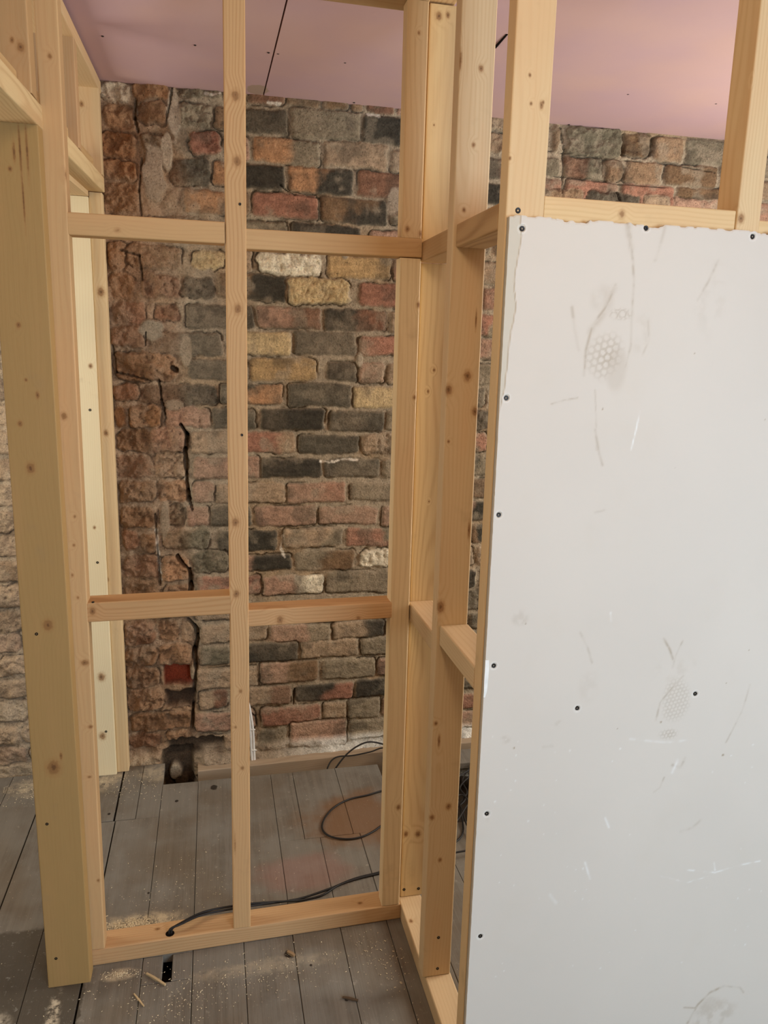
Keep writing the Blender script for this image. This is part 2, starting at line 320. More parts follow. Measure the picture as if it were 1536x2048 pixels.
def build_wall():
    xs = np.concatenate([np.arange(-1.60, -0.80, 0.012), np.arange(-0.80, 0.78, 0.0032), np.arange(0.78, 1.95, 0.0045), np.arange(1.95, 2.61, 0.02)])
    zs = np.concatenate([np.arange(-0.16, 2.02, 0.0036), np.arange(2.02, 2.36, 0.0034)])
    X, Z = np.meshgrid(xs, zs)
    # gentle warp so that courses and arrises wander
    wx = X + (fbm(X, Z, 9, 3, 3)-0.5)*0.016 + (fbm(X, Z, 55, 13, 3)-0.5)*0.011
    wz = Z + (fbm(X, Z, 8, 7, 3)-0.5)*0.012 + (fbm(X, Z, 50, 17, 3)-0.5)*0.010
    n1 = fbm(X, Z, 26, 21, 4); n2 = fbm(X, Z, 90, 31, 3); n3 = fbm(X, Z, 7, 41, 3); n4 = fbm(X*0.6, Z*2.2, 40, 51, 4)
    mort = np.array(lin((152, 137, 115)))
    H = (n1-0.5)*0.006 + (n2-0.5)*0.003 - 0.004
    C = mort[None, None, :]*(0.55+0.5*n1[..., None]+0.45*n2[..., None])*np.ones_like(X)[..., None]
    C = C*(1-0.25*ss(0.55, 0.75, n3)[..., None]*np.array([0.2, 0.6, 1.0]))
    rnd = random.Random(11)
    for (x0, x1, z0, z1, c1, c2, rough) in bricks:
        i0 = np.searchsorted(xs, x0-0.03); i1 = np.searchsorted(xs, x1+0.03); j0 = np.searchsorted(zs, z0-0.03); j1 = np.searchsorted(zs, z1+0.03)
        if i1-i0 < 2 or j1-j0 < 2: continue
        S = (slice(j0, j1), slice(i0, i1))
        x = wx[S]; z = wz[S]; cx, cz = (x0+x1)/2, (z0+z1)/2
        rc = 0.012 if not rough else 0.022
        ex = np.abs(x-cx)-((x1-x0)/2-rc); ez = np.abs(z-cz)-((z1-z0)/2-rc)
        sd = np.hypot(np.maximum(ex, 0), np.maximum(ez, 0))+np.minimum(np.maximum(ex, ez), 0)-rc
        sd = sd + (n1[S]-0.5)*(0.006 if not rough else 0.024)
        m = ss(0.002, -0.0035, sd)
        hb = rnd.uniform(0.002, 0.007) + rnd.uniform(-0.03, 0.03)*(x-cx) + (n2[S]-0.5)*0.0035 + (n1[S]-0.5)*0.003
        if rough: hb = hb + (n1[S]-0.5)*0.020*rough + (n2[S]-0.5)*0.007*rough + rnd.uniform(-0.004, 0.006)*rough
        hb = hb - 0.005*ss(-0.010, 0.0, sd)
        # a thin shrinkage gap around part of the brick
        seam = np.exp(-((sd-0.0015)/0.0022)**2)*ss(0.50, 0.64, fbm(X[S], Z[S], 11, int(rnd.random()*900), 2))
        H[S] = H[S]*(1-m)+hb*m - seam*0.010
        k1 = np.array(lin(PAL[c1])); k2 = np.array(lin(PAL[c2]))
        if c1 != c2:
            t = ss(0.45, 0.65, (x-x0)/(x1-x0)+(n3[S]-0.5)*0.9+(n1[S]-0.5)*0.3)[..., None]
            cb = k1*(1-t)+k2*t
        else: cb = k1*np.ones(x.shape+(1,))
        fine = fbm(X[S]*(2.2 if c1 in 'YyW' else 1.0), Z[S]*(0.5 if c1 in 'YyW' else 1.0), 75, int(rnd.random()*900), 4)
        cb = cb*(0.40+0.60*n4[S][..., None]+0.62*fine[..., None])*rnd.uniform(0.9, 1.1)
        edge_d = ss(-0.010, 0.0, sd)[..., None]*0.30
        cb = cb*(1-edge_d)+mort*edge_d
        # mortar smears and soot held by the face itself
        sm = ss(0.56, 0.72, fbm(X[S], Z[S], 17, int(rnd.random()*900), 4))[..., None]*(0.55 if c1 not in 'KkWY' else 0.35)
        cb = cb*(1-sm)+mort*0.95*sm
        so = ss(0.57, 0.74, fbm(X[S], Z[S], 13, int(rnd.random()*900), 4))[..., None]*(0.5 if c1 not in 'WY' else 0.3)
        cb = cb*(1-so)+np.array(lin((70, 62, 52)))*so
        mm = m[..., None]
        C[S] = C[S]*(1-mm)+cb*mm
        C[S] = C[S]*(1-0.5*seam[..., None])
    # --- the torn-out return at the left of the bay: crumbled, brown and stepped back
    XL = -0.015 + (fbm(X*0+3, Z, 5, 61, 2)-0.5)*0.10
    rag = ss(0.02, -0.05, X-(XL-0.06))*ss(-0.40, -0.36, X)
    H -= rag*((fbm(X, Z, 14, 71, 4)-0.42)*0.030)
    H -= rag*(fbm(X, Z, 45, 72, 4)-0.45)*0.016
    rb = (rag*0.42)[..., None]
    C = C*(1-rb)+np.array(lin((146, 104, 72)))*(0.6+0.75*fbm(X, Z, 24, 73, 4)[..., None])*rb
    # rust-orange stain at the upper left
    st = ss(-0.12, -0.26, X+(n3-0.5)*0.2)*ss(1.45, 1.75, Z)*ss(2.28, 2.1, Z)
    C = C*(1-0.45*st[..., None])+np.array(lin((150, 92, 48)))*(0.7+0.5*n1[..., None])*0.45*st[..., None]
    # vertical cement smear with trowelled patches
    def blob(cx, cz, rx, rz, sd_, col, a=0.9, h=0.004):
        nonlocal C, H
        d = np.hypot((X-cx)/rx, (Z-cz)/rz)+(fbm(X, Z, 20, sd_, 3)-0.5)*0.8
        m = ss(1.05, 0.8, d)*a
        C = C*(1-m[..., None])+np.array(lin(col))*(0.8+0.4*n1[..., None])*m[..., None]
        H = H*(1-m)+(h+(n1-0.5)*0.004)*m
    def pxw(x, y): p = atY(x, y, YW); return p[0], p[2]
    for (px, py, rx, rz, c) in [(347, 235, .022, .085, (168, 150, 128)), (335, 300, .020, .06, (165, 146, 122)), (308, 345, .036, .085, (150, 130, 108)), (300, 660, .04, .035, (140, 128, 108)),
                               (372, 700, .018, .05, (150, 134, 112)), (330, 1040, .016, .075, (140, 122, 100)), (350, 810, .03, .02, (140, 120, 98)), (720, 715, .012, .03, (165, 152, 132)),
                               (690, 505, .014, .03, (140, 128, 110)), (790, 400, .03, .05, (158, 142, 122)), (400, 1230, .012, .05, (135, 118, 96)), (388, 1350, .015, .035, (148, 130, 106))]:
        x, z = pxw(px, py); blob(x, z, rx, rz, int(px*3+py), c)
    # pale lime drips
    for (pts) in [[(566, 1072), (562, 1100), (570, 1115)], [(640, 922), (660, 925), (690, 918), (715, 920)], [(412, 185), (425, 190), (440, 186)], [(535, 205), (560, 207)], [(735, 228), (760, 232)], [(313, 1060), (318, 1130), (322, 1160)]]:
        for (ax, ay), (bx, by) in zip(pts, pts[1:]):
            a = np.array(pxw(ax, ay)); b = np.array(pxw(bx, by)); d = b-a
            t = np.clip(((X-a[0])*d[0]+(Z-a[1])*d[1])/(d@d), 0, 1)
            q = np.hypot(X-a[0]-t*d[0], Z-a[1]-t*d[1])+(n2-0.5)*0.010
            m = ss(0.006, 0.002, q)*0.8
            C = C*(1-m[..., None])+np.array(lin((225, 214, 196)))*m[..., None]
    # deep cracks (open joints), given as polylines
    cracks = [([(345, 165), (340, 205), (332, 240)], .003), ([(270, 195), (268, 230), (275, 260)], .004), ([(283, 315), (280, 350), (278, 380), (282, 430)], .003),
              ([(362, 850), (374, 870), (370, 900), (373, 950), (377, 985), (378, 1000)], .0075), ([(345, 735), (352, 740)], .008), ([(378, 1000), (385, 1020)], .004),
              ([(310, 1030), (314, 1090), (320, 1170)], .0035), ([(355, 1115), (378, 1140), (382, 1175), (378, 1190)], .0075), ([(376, 1240), (392, 1255), (396, 1280), (388, 1310), (392, 1340)], .008),
              ([(392, 1340), (388, 1390), (386, 1420), (384, 1460)], .006), ([(240, 500), (278, 510), (285, 560)], .003), ([(225, 690), (232, 745), (300, 760)], .003), ([(292, 665), (290, 690)], .003),
              ([(318, 760), (322, 800), (330, 830)], .004), ([(590, 1380), (587, 1410)], .004), ([(697, 1438), (694, 1475)], .004), ([(500, 1425), (512, 1435), (513, 1450)], .003),
              ([(560, 370), (590, 390), (640, 395)], .0025), ([(1250, 268), (1247, 310)], .006), ([(1308, 275), (1302, 310)], .004), ([(1122, 255), (1130, 300), (1125, 385)], .004), ([(1205, 320), (1206, 345)], .004), ([(1235, 385), (1240, 400)], .004),
              ([(1095, 300), (1210, 318), (1320, 325), (1430, 345)], .002), ([(1100, 350), (1240, 368), (1330, 375)], .002)]
    for pts, w in cracks:
        for (ax, ay), (bx, by) in zip(pts, pts[1:]):
            a = np.array(pxw(ax, ay)); b = np.array(pxw(bx, by)); d = b-a
            t = np.clip(((X-a[0])*d[0]+(Z-a[1])*d[1])/(d@d), 0, 1)
            q = np.hypot(X-a[0]-t*d[0], Z-a[1]-t*d[1])+(n1-0.5)*w*1.6
            m = ss(w, w*0.35, q)
            H -= m*min(0.045, w*6)
            C = C*(1-0.35*m[..., None])
    # left-hand strip behind the doorway: bigger crumbling rubble
    lf = ss(-0.42, -0.50, X)
    H += lf*((fbm(X, Z, 7, 81, 4)-0.5)*0.05+(fbm(X, Z, 30, 82, 3)-0.5)*0.02)
    C = C*(1-0.4*lf[..., None])+np.array(lin((186, 160, 130)))*(0.75+0.5*n1[..., None])*0.4*lf[..., None]
    # knocked-out half bricks
    def pocket(x0, x1, z0, z1, depth, col, a=0.9, e=0.006):
        nonlocal C, H
        ex = np.abs(wx-(x0+x1)/2)-(x1-x0)/2; ez = np.abs(wz-(z0+z1)/2)-(z1-z0)/2
        m = ss(e*0.5, -e, np.maximum(ex, ez)+(n1-0.5)*e*2)
        H = H*(1-m)-depth*m
        C = C*(1-a*m[..., None])+np.array(lin(col))*(0.7+0.6*n1[..., None])*a*m[..., None]
    xa, za = pxw(328, 1333); xb, zb = pxw(383, 1370); pocket(xa, xb, zb, za, 0.050, (150, 62, 38))
    xa, za = pxw(330, 1385); xb, zb = pxw(391, 1412); pocket(xa, xb, zb, za, 0.035, (62, 50, 40), 0.8, 0.012)
    xa, za = pxw(335, 1482); xb, zb = pxw(450, 1508); pocket(xa, xb, zb, za, 0.030, (48, 42, 36), 0.8, 0.012)
    xa, za = pxw(324, 1502); xb, zb = pxw(390, 1600); pocket(xa, xb, -0.17, za, 0.040, (60, 50, 40), 0.8, 0.006)
    bx, bz = pxw(352, 1548); blob(bx, bz, .028, .040, 909, (176, 158, 132), 0.9, -0.006); blob(bx+0.02, bz-0.04, .03, .03, 912, (96, 80, 64), 0.9, -0.015)
    xa, za = pxw(380, 1512); xb, zb = pxw(455, 1545)
    lgk = ss(xa, xa+0.02, X)*ss(xb+0.10, xb, X)*ss(zb-0.01, zb+0.01, Z)*ss(za+0.012, za-0.004, Z+(n1-0.5)*0.02)
    H = H*(1-lgk)+(0.012+(n2-0.5)*0.02+(n1-0.5)*0.02)*lgk
    C = C*(1-0.8*lgk[..., None])+np.array(lin((150, 132, 108)))*(0.4+1.2*fbm(X, Z, 110, 95, 3)[..., None])*0.8*lgk[..., None]
    # fallen lime on the bottom ledge
    lg = ss(0.055, 0.035, Z+(n3-0.5)*0.02)*ss(-0.09, -0.05, X)
    H += lg*(0.020+0.03*ss(0.035, -0.02, Z)+(n1-0.5)*0.012)
    wcol = ss(0.15, 0.45, X)[..., None]
    C = C*(1-0.85*lg[..., None])+(np.array(lin((150, 132, 110)))*(1-wcol)+np.array(lin((205, 202, 192)))*wcol)*(0.55+0.8*fbm(X, Z, 60, 91, 3)[..., None])*0.85*lg[..., None]
    lg2 = ss(0.05, 0.02, Z+(n3-0.5)*0.03)*ss(-0.20, -0.24, X)
    H += lg2*0.010*(1+n1)
    C = C*(1-0.7*lg2[..., None])+np.array(lin((182, 160, 130)))*(0.6+0.7*n1[..., None])*0.7*lg2[..., None]
    C = C*1.10
    dust = (ss(0.45, 0.7, fbm(X, Z, 4, 301, 4))*0.30)[..., None]
    C = C*(1-dust)+np.array(lin((158, 140, 116)))*(0.6+0.8*n2[..., None])*dust
    P = np.stack([X, YW-H+0.004, Z], -1)
    me = grid_mesh('wall_back', P, np.clip(C, 0.004, 0.9))
    g = NT('old_brickwork')
    at = g.n('ShaderNodeVertexColor', layer_name='tint').outputs['Color']
    p = g.n('ShaderNodeTexCoord').outputs['Object']
    a = g.noise(p, 150, 5, 0.65); b = g.noise(g.vm('MULTIPLY', p, (1, 1, 0.35)), 420, 3, 0.6); c = g.noise(p, 36, 4, 0.6)
    f = g.math('ADD', g.math('MULTIPLY', a, 1.25), g.math('MULTIPLY', b, 0.6))
    col = g.mix(1.0, at, g.n('ShaderNodeCombineColor', {0: g.math('ADD', f, 0.08), 1: g.math('ADD', f, 0.07), 2: g.math('ADD', f, 0.05)}).outputs[0], 'MULTIPLY')
    pit = g.mr(g.noise(p, 210, 2, 0.5), 0.66, 0.74)
    col = g.mix(g.math('MULTIPLY', pit, 0.55), col, (0.03, 0.022, 0.016))
    wh = g.mr(g.noise(p, 120, 3, 0.6), 0.70, 0.78)
    col = g.mix(g.math('MULTIPLY', wh, 0.35), col, lin((205, 190, 165)))
    g.bump(g.math('ADD', g.math('ADD', a, g.math('MULTIPLY', c, 1.2)), g.math('MULTIPLY', pit, -1.0)), 0.9, 0.006)
    o = link('wall_back', me, g.out(col, 0.92, 0.12)); tag(o, kind='structure')
build_wall()

# --- floor boards ------------------------------------------------
def floor_mat():
    g = NT('worn_floorboards')
    p = g.n('ShaderNodeTexCoord').outputs['Object']
    at = g.n('ShaderNodeVertexColor', layer_name='tint').outputs['Color']
    sx = g.n('ShaderNodeSeparateXYZ', {0: p})
    X, Y = sx.outputs[0], sx.outputs[1]
    q = g.vm('MULTIPLY', g.vm('ADD', p, at), (60, 2.2, 60))
    n = g.noise(q, 1.0, 4, 0.65, 0.6)
    n2 = g.noise(g.vm('MULTIPLY', p, (300, 9, 300)), 1.0, 3, 0.6)
    d = g.noise(p, 5.5, 4, 0.6); d2 = g.noise(p, 34, 4, 0.7); d3 = g.noise(p, 3.2, 3, 0.6)
    col = g.mix(g.mr(n, 0.35, 0.68), lin((102, 94, 82)), lin((118, 109, 96)))
    col = g.mix(g.math('MULTIPLY', g.mr(n2, 0.45, 0.75), 0.22), col, lin((92, 74, 56)))
    col = g.mix(g.mr(d, 0.36, 0.62, 0.0, 0.65), col, lin((124, 118, 107)))
    col = g.mix(g.mr(d2, 0.60, 0.78, 0.0, 0.35), col, lin((196, 186, 168)))
    col = g.mix(g.mr(d3, 0.45, 0.65, 0.0, 0.45), col, lin((98, 82, 62)))
    # worn red-brown patch near the cable loop, and the soft shadow at the left front painted into the boards
    def blobm(cx, cy, rx, ry, a0=1.1, a1=0.5):
        v = g.vm('LENGTH', g.vm('MULTIPLY', g.vm('SUBTRACT', p, (cx, cy, 0)), (1/rx, 1/ry, 0)))
        v = g.math('ADD', v, g.math('MULTIPLY', g.math('SUBTRACT', d, 0.5), 1.2))
        return g.mr(v, a0, a1)
    col = g.mix(g.math('MULTIPLY', blobm(0.47, 2.22, 0.24, 0.17), 0.75), col, lin((118, 84, 54)))
    col = g.mix(g.math('MULTIPLY', blobm(0.24, 2.00, 0.16, 0.10), 0.35), col, lin((148, 104, 92)))
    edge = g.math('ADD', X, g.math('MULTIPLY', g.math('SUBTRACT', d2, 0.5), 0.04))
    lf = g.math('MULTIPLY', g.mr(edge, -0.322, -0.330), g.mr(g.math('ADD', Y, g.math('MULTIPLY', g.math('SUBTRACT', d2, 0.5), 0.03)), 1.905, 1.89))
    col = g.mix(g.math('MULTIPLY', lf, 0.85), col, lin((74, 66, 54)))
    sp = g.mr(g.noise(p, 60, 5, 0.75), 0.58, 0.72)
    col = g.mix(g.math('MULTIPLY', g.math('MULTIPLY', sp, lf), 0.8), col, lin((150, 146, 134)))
    col = g.mix(g.math('MULTIPLY', g.math('MULTIPLY', blobm(-0.50, 1.52, 0.05, 0.12), g.mr(d2, 0.35, 0.6)), 0.95), col, lin((226, 212, 186)))
    col = g.mix(g.math('MULTIPLY', g.math('MULTIPLY', blobm(-0.385, 1.585, 0.022, 0.09), g.mr(d2, 0.42, 0.6)), 0.9), col, lin((196, 182, 156)))
    # sawdust that has settled on the boards
    for (cx, cy, rx, ry, a) in [(-0.22, 1.86, 0.13, 0.055, .9), (-0.25, 1.70, 0.05, 0.022, .7), (-0.52, 2.60, 0.20, 0.09, .75), (-0.20, 2.63, 0.10, 0.06, .5), (0.10, 1.66, 0.24, 0.03, .25)]:
        col = g.mix(g.math('MULTIPLY', g.math('MULTIPLY', blobm(cx, cy, rx, ry), g.mr(d2, 0.32, 0.62)), a), col, lin((196, 178, 146)))
    # knot holes and nail heads
    for (px, py, r) in [(428, 1575, .013), (577, 1908, .010), (353, 1602, .006), (218, 1628, .005), (297, 1786, .004), (693, 1998, .005), (622, 1930, .004)]:
        w = atZ(px, py, 0.0)
        v = g.vm('LENGTH', g.vm('MULTIPLY', g.vm('SUBTRACT', p, (float(w[0]), float(w[1]), 0)), (1/r, 0.8/r, 0)))
        v = g.math('ADD', v, g.math('MULTIPLY', g.math('SUBTRACT', d2, 0.5), 1.2))
        col = g.mix(g.mr(v, 1.15, 0.75, 0.0, 0.9), col, lin((38, 28, 20)))
    fleck = g.mr(g.noise(p, 230, 2, 0.5), 0.735, 0.76)
    col = g.mix(g.math('MULTIPLY', fleck, 0.8), col, lin((225, 205, 170)))
    g.bump(g.math('ADD', g.math('ADD', n, n2), g.math('MULTIPLY', d2, 0.8)), 0.35, 0.002)
    return g.out(col, 0.78, 0.2)
def build_floor():
    bm = bmesh.new(); lay = bm.verts.layers.float_color.new('tint')
    rnd = random.Random(3)
    def board(x0, x1, y0, y1, gl=0.0007, gr=0.0007, z=None):
        z = rnd.uniform(-0.0016, 0.0) if z is None else z
        r = bmesh.ops.create_cube(bm, size=1.0)['verts']
        t = (rnd.uniform(-5, 5), rnd.uniform(-5, 5), rnd.uniform(-5, 5), 1)
        for v in r:
            v.co = Vector((x0+gl if v.co.x < 0 else x1-gr, y0+0.0006 if v.co.y < 0 else y1-0.0006, z if v.co.z > 0 else z-0.022)); v[lay] = t
        es = [e for e in set(e for v in r for e in v.link_edges) if all(abs(v.co.z-z) < 1e-6 for v in e.verts)]
        if min(x1-x0, y1-y0) > 0.03: bmesh.ops.bevel(bm, geom=es, offset=0.0012, segments=1, affect='EDGES')
    YE = 2.548
    edges = [-1.60, -1.49, -1.36, -1.23, -1.10, -0.97, -0.845, -0.715, -0.590, -0.46]
    for a, b in zip(edges, edges[1:]):
        board(a, b, -1.6, 2.69, gr=0.003 if b == -0.590 else 0.0007)
    board(-0.46, -0.333, -1.6, 1.895, gr=0.004, z=0); board(-0.46, -0.333, 1.895, 2.352, gr=0.003, z=0); board(-0.46, -0.339, 2.355, 2.69, gr=0.003, z=0)
    board(-0.333, -0.198, -1.6, 2.352, z=0); board(-0.339, -0.272, 2.355, 2.69, gl=0.003, z=-0.001); board(-0.272, -0.198, 2.352, 2.69, z=0)
    # board with the notch chopped in it
    board(-0.198, -0.077, -1.6, 1.655, z=0); board(-0.198, -0.150, 1.655, 1.742, gr=0, z=0); board(-0.126, -0.077, 1.655, 1.742, gl=0, z=0)
    board(-0.198, -0.077, 1.742, 2.545, z=0)
    board(-0.077, 0.050, -1.6, YE, z=-0.0005); board(0.050, 0.176, -1.6, YE, z=-0.001)
    board(0.176, 0.303, -1.6, 2.15, z=-0.0004); board(0.303, 0.430, -1.6, 2.15, z=-0.001); board(0.430, 0.557, -1.6, 2.15, z=0)
    board(0.176, 0.255, 2.15, YE, z=-0.001); board(0.255, 0.410, 2.15, YE, z=0); board(0.410, 0.572, 2.15, YE+0.002, z=-0.0006); board(0.572, 0.60, 2.15, 2.47, gl=0, z=-0.0006)
    x = 0.557
    while x < 2.55: board(x, x+0.127, -1.6, 2.15); x += 0.127
    board(0.60, 0.80, 2.52, 2.60, z=0.0); board(0.80, 1.06, 2.50, 2.60, z=0.0)
    x = 1.04
    while x < 2.55: board(x, x+0.127, 2.15, YE); x += 0.127
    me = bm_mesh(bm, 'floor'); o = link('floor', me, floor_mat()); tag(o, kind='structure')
    # void under the boards: rubble bed and the wall-side bearer
    bm = bmesh.new(); bmesh.ops.create_grid(bm, x_segments=80, y_segments=60, size=0.5)
    for v in bm.verts:
        v.co = Vector((0.5+v.co.x*4.3, 0.6+v.co.y*4.4, -0.16+rnd.uniform(0, 0.02)))
    u = link('trim_1', bm_mesh(bm, 'underfloor'), flat_mat('underfloor_dirt', (58, 48, 38), 0.95, 0.05)); tag(u, kind='structure')
    e = bpy.data.objects.new('trim_2', None); 
    me = timber_mesh(2.60, 0.11, 0.066, 0.004, 'trim_2')
    b = link('trim_2', me, wood_mat((176, 150, 122), (140, 110, 84), 0.4, orange=0.1)); tag(b, kind='structure')
    z = Vector((1, 0.012, 0.012)).normalized(); xx = Vector((0, 0, 1)); xx = (xx-z*xx.dot(z)).normalized(); yy = z.cross(xx)
    M = Matrix((xx, yy, z)).transposed().to_4x4(); M.translation = Vector((1.22, 2.672, -0.045)); b.matrix_world = M
    bpy.data.objects.remove(e)
build_floor()

# --- ceiling -----------------------------------------------------
def build_ceiling():
    g = NT('pink_plasterboard')
    p = g.n('ShaderNodeTexCoord').outputs['Object']
    a = g.noise(p, 2.6, 3, 0.5); b = g.noise(p, 40, 4, 0.7); c = g.noise(p, 900, 1, 0.5)
    col = g.mix(g.mr(a, 0.3, 0.7), lin((208, 172, 164)), lin((200, 166, 168)))
    col = g.mix(g.mr(b, 0.62, 0.8, 0, 0.25), col, lin((222, 190, 176)))
    g.bump(c, 0.05, 0.0005)
    # bare torn paper beside the joint
    w = atZ(515, 178, 2.297)
    v = g.vm('LENGTH', g.vm('MULTIPLY', g.vm('SUBTRACT', p, (float(w[0])+0.0, float(w[1])+0.0, 2.29)), (1/0.035, 1/0.05, 0)))
    v = g.math('ADD', v, g.math('MULTIPLY', g.math('SUBTRACT', b, 0.5), 0.8))
    col = g.mix(g.mr(v, 1.05, 0.9, 0, 0.85), col, lin((176, 152, 130)))
    mat = g.out(col, 0.85, 0.15)
    s0 = atZ(573, 0, ceil_z(2.1)); s1 = atZ(528, 186, 2.297)   # joint between two sheets
    s2 = atZ(1012, 64, ceil_z(2.2)); s3 = atZ(993, 84, ceil_z(2.3))
    xs = float((s0[0]+s1[0])/2); yc = float((s2[1]+s3[1])/2)
    bm = bmesh.new()
    def sheet(pts, t=0.0125, dz=0.0):
        lo = [bm.verts.new((x, y, ceil_z(y)+dz)) for x, y in pts]; hi = [bm.verts.new((x, y, ceil_z(y)+t+dz)) for x, y in pts]
        bm.faces.new(lo); bm.faces.new(list(reversed(hi)))
        n = len(pts)
        for i in range(n): bm.faces.new((lo[i], hi[i], hi[(i+1) % n], lo[(i+1) % n]))
    def xa(y):   # slightly skewed joint
        t = (y-s0[1])/(s1[1]-s0[1]); return float(s0[0]+(s1[0]-s0[0])*t)
    sheet([(-1.6, 0.9), (xa(0.9)-0.002, 0.9), (xa(2.72)-0.002, 2.72), (-1.6, 2.72)])
    # sheet right of the joint, its far edge stopping at the second joint
    sheet([(xa(0.9)+0.002, 0.9), (2.6, 0.9), (2.6, 2.72), (xa(2.72)+0.002, 2.72)], dz=-0.001)
    sheet([(-1.6, -1.6), (2.6, -1.6), (2.6, 0.896), (-1.6, 0.896)])
    bmesh.ops.recalc_face_normals(bm, faces=bm.faces)
    o = link('ceiling', bm_mesh(bm, 'ceiling'), mat); tag(o, kind='structure')
    # short open joint seen between the studs
    bm = bmesh.new()
    for (x, y) in [(-1, -1), (1, -1), (1, 1), (-1, 1)]: bm.verts.new((x*0.5, y*0.5, 0))
    bm.faces.new(bm.verts[:]); r = bmesh.ops.extrude_face_region(bm, geom=bm.faces[:])
    bmesh.ops.translate(bm, verts=[v for v in r['geom'] if isinstance(v, bmesh.types.BMVert)], vec=(0, 0, 0.004))
    j = link('joint_gap', bm_mesh(bm, 'joint_gap'), M_HOLE, o)
    d = s3-s2; L = float(np.hypot(d[0], d[1]))*1.25; m = (s2+s3)/2
    j.location = (float(m[0]), float(m[1]), ceil_z(float(m[1]))-0.0035); j.scale = (L, 0.005, 1); j.rotation_euler = (0, 0, math.atan2(d[1], d[0]))
    # dark backing above the joints
    bm = bmesh.new(); bmesh.ops.create_cube(bm, size=1.0)
    for v in bm.verts: v.co = Vector((0.5+v.co.x*4.3, 0.56+v.co.y*4.4, 2.345+v.co.z*0.03))
    tag(link('trim_3', bm_mesh(bm, 'trim_3'), flat_mat('loft_dark', (60, 50, 42), 0.9, 0.1)), kind='structure')
    for (x, y) in [(390, 90), (205, 72), (537, 105), (556, 107), (690, 125), (729, 12), (708, 205), (1222, 75), (1395, 98), (1256, 188), (1432, 207), (1252, 262), (1386, 276), (1138, 249)]:
        w = atZ(x, y, ceil_z(2.3)); w = atZ(x, y, ceil_z(w[1]))
        screw(o, (w[0], w[1], w[2]-0.0005), (0, 0, -1), 0.75)
build_ceiling()

# --- the rest of the room's shell (with the openings the daylight comes through)
def shell():
    g = NT('old_plaster'); p = g.n('ShaderNodeTexCoord').outputs['Object']
    n = g.noise(p, 3, 4); mat = g.out(g.mix(n, lin((190, 180, 160)), lin((172, 160, 140))), 0.9, 0.1)
    def wall(name, axis, pos, a0, a1, openings, th=0.1):
        """axis 'x': plane x=pos, a along y; pos sign gives outward side"""
        bm = bmesh.new(); cuts = sorted(openings)
        segs = []; c = a0
        for (u0, u1, z0, z1) in cuts:
            segs += [(c, u0, -0.18, 2.36), (u0, u1, -0.18, z0), (u0, u1, z1, 2.36)]; c = u1
        segs.append((c, a1, -0.18, 2.36))
        for (u0, u1, z0, z1) in segs:
            r = bmesh.ops.create_cube(bm, size=1.0)['verts']
            for v in r:
                u = u0 if v.co[0] < 0 else u1; z = z0 if v.co.z < 0 else z1; t = pos[0] if v.co.y < 0 else pos[1]
                v.co = Vector((t, u, z)) if axis == 'x' else Vector((u, t, z))
        bmesh.ops.recalc_face_normals(bm, faces=bm.faces)
        o = link(name, bm_mesh(bm, name), mat); tag(o, kind='structure')
    wall('wall_left', 'x', (-1.7, -1.6), -1.6, 2.75, [(1.75, 2.48, 0.9, 2.0)])
    wall('wall_right', 'x', (2.6, 2.7), -1.6, 2.75, [(1.28, 2.22, 0.9, 2.0)])
    wall('wall_front', 'y', (-1.7, -1.6), -1.7, 2.7, [(0.9, 2.2, 0.7, 2.0)])
    fm = flat_mat('white_window_paint', (225, 222, 214), 0.4)
    def window(name, axis, pos, u0, u1, z0, z1):
        bm = bmesh.new(); t = 0.05
        um = (u0+u1)/2
        for (a, b, c, d) in [(u0, u0+t, z0, z1), (u1-t, u1, z0, z1), (u0, u1, z0, z0+t), (u0, u1, z1-t, z1), (um-0.02, um+0.02, z0, z1)]:
            r = bmesh.ops.create_cube(bm, size=1.0)['verts']
            for v in r:
                u = a if v.co[0] < 0 else b; z = c if v.co.z < 0 else d; q = pos-0.025 if v.co.y < 0 else pos+0.025
                v.co = Vector((q, u, z)) if axis == 'x' else Vector((u, q, z))
        tag(link(name, bm_mesh(bm, name), fm), kind='structure')
    window('window_1', 'x', -1.65, 1.75, 2.48, 0.9, 2.0)
    window('window_2', 'x', 2.65, 1.28, 2.22, 0.9, 2.0)
    window('window_3', 'y', -1.65, 0.9, 2.2, 0.7, 2.0)
shell()

# ------------------------------------------------------------------ partition C: doorway partition at the left
GP = 'timber stud frames'
def K(pts, fn, v, s=1.0):   # knots from positions on a face
    out = []
    for q in pts:
        x, y, r = q[:3]; st = q[3] if len(q) > 3 else 1.3
        w = fn(x, y, v); dist = float(np.linalg.norm(w-CP)); out.append((w, r*dist/F_PX*0.9*s, st))
    return out
C0 = (-0.37, 1.70, 0)
pc = empty('timber_frame', C0, 'leftmost timber wall frame with a doorway header between wide brown post and pale posts', 'timber frame', GP)
XL, XRr = -0.410, -0.315
def hz(Y): return 1.8925 + 0.058*(Y-1.41)          # underside of the header (it climbs towards the back)
boxbar('post', pc, (XL, XRr), (1.688, 1.733), (0.0, hz(1.71)-0.001), K([(37, 650, 5), (40, 847, 5), (61, 936, 9), (96, 1250, 10), (107, 1535, 13), (122, 1512, 3, 3), (20, 338, 4), (28, 305, 3, 6), (40, 300, 2.5, 22), (54, 300, 2.5, 20), (47, 400, 2, 25), (75, 790, 4, 2), (52, 760, 3)], atY, 1.688),
       base=(186, 146, 90), dark=(166, 122, 72), contrast=0.2, orange=0.1, r=0.002)
ps = pc.children[-1] if pc.children else None
P_post = [o for o in COL.objects if o.name == 'post'][0]
for (x, y) in [(73, 1268), (94, 1648), (112, 1917), (13, 160)]:
    if y > 270: screw(P_post, atY(x, y, 1.688), (0, -1, 0), 0.75)
xm = (XL+XRr)/2
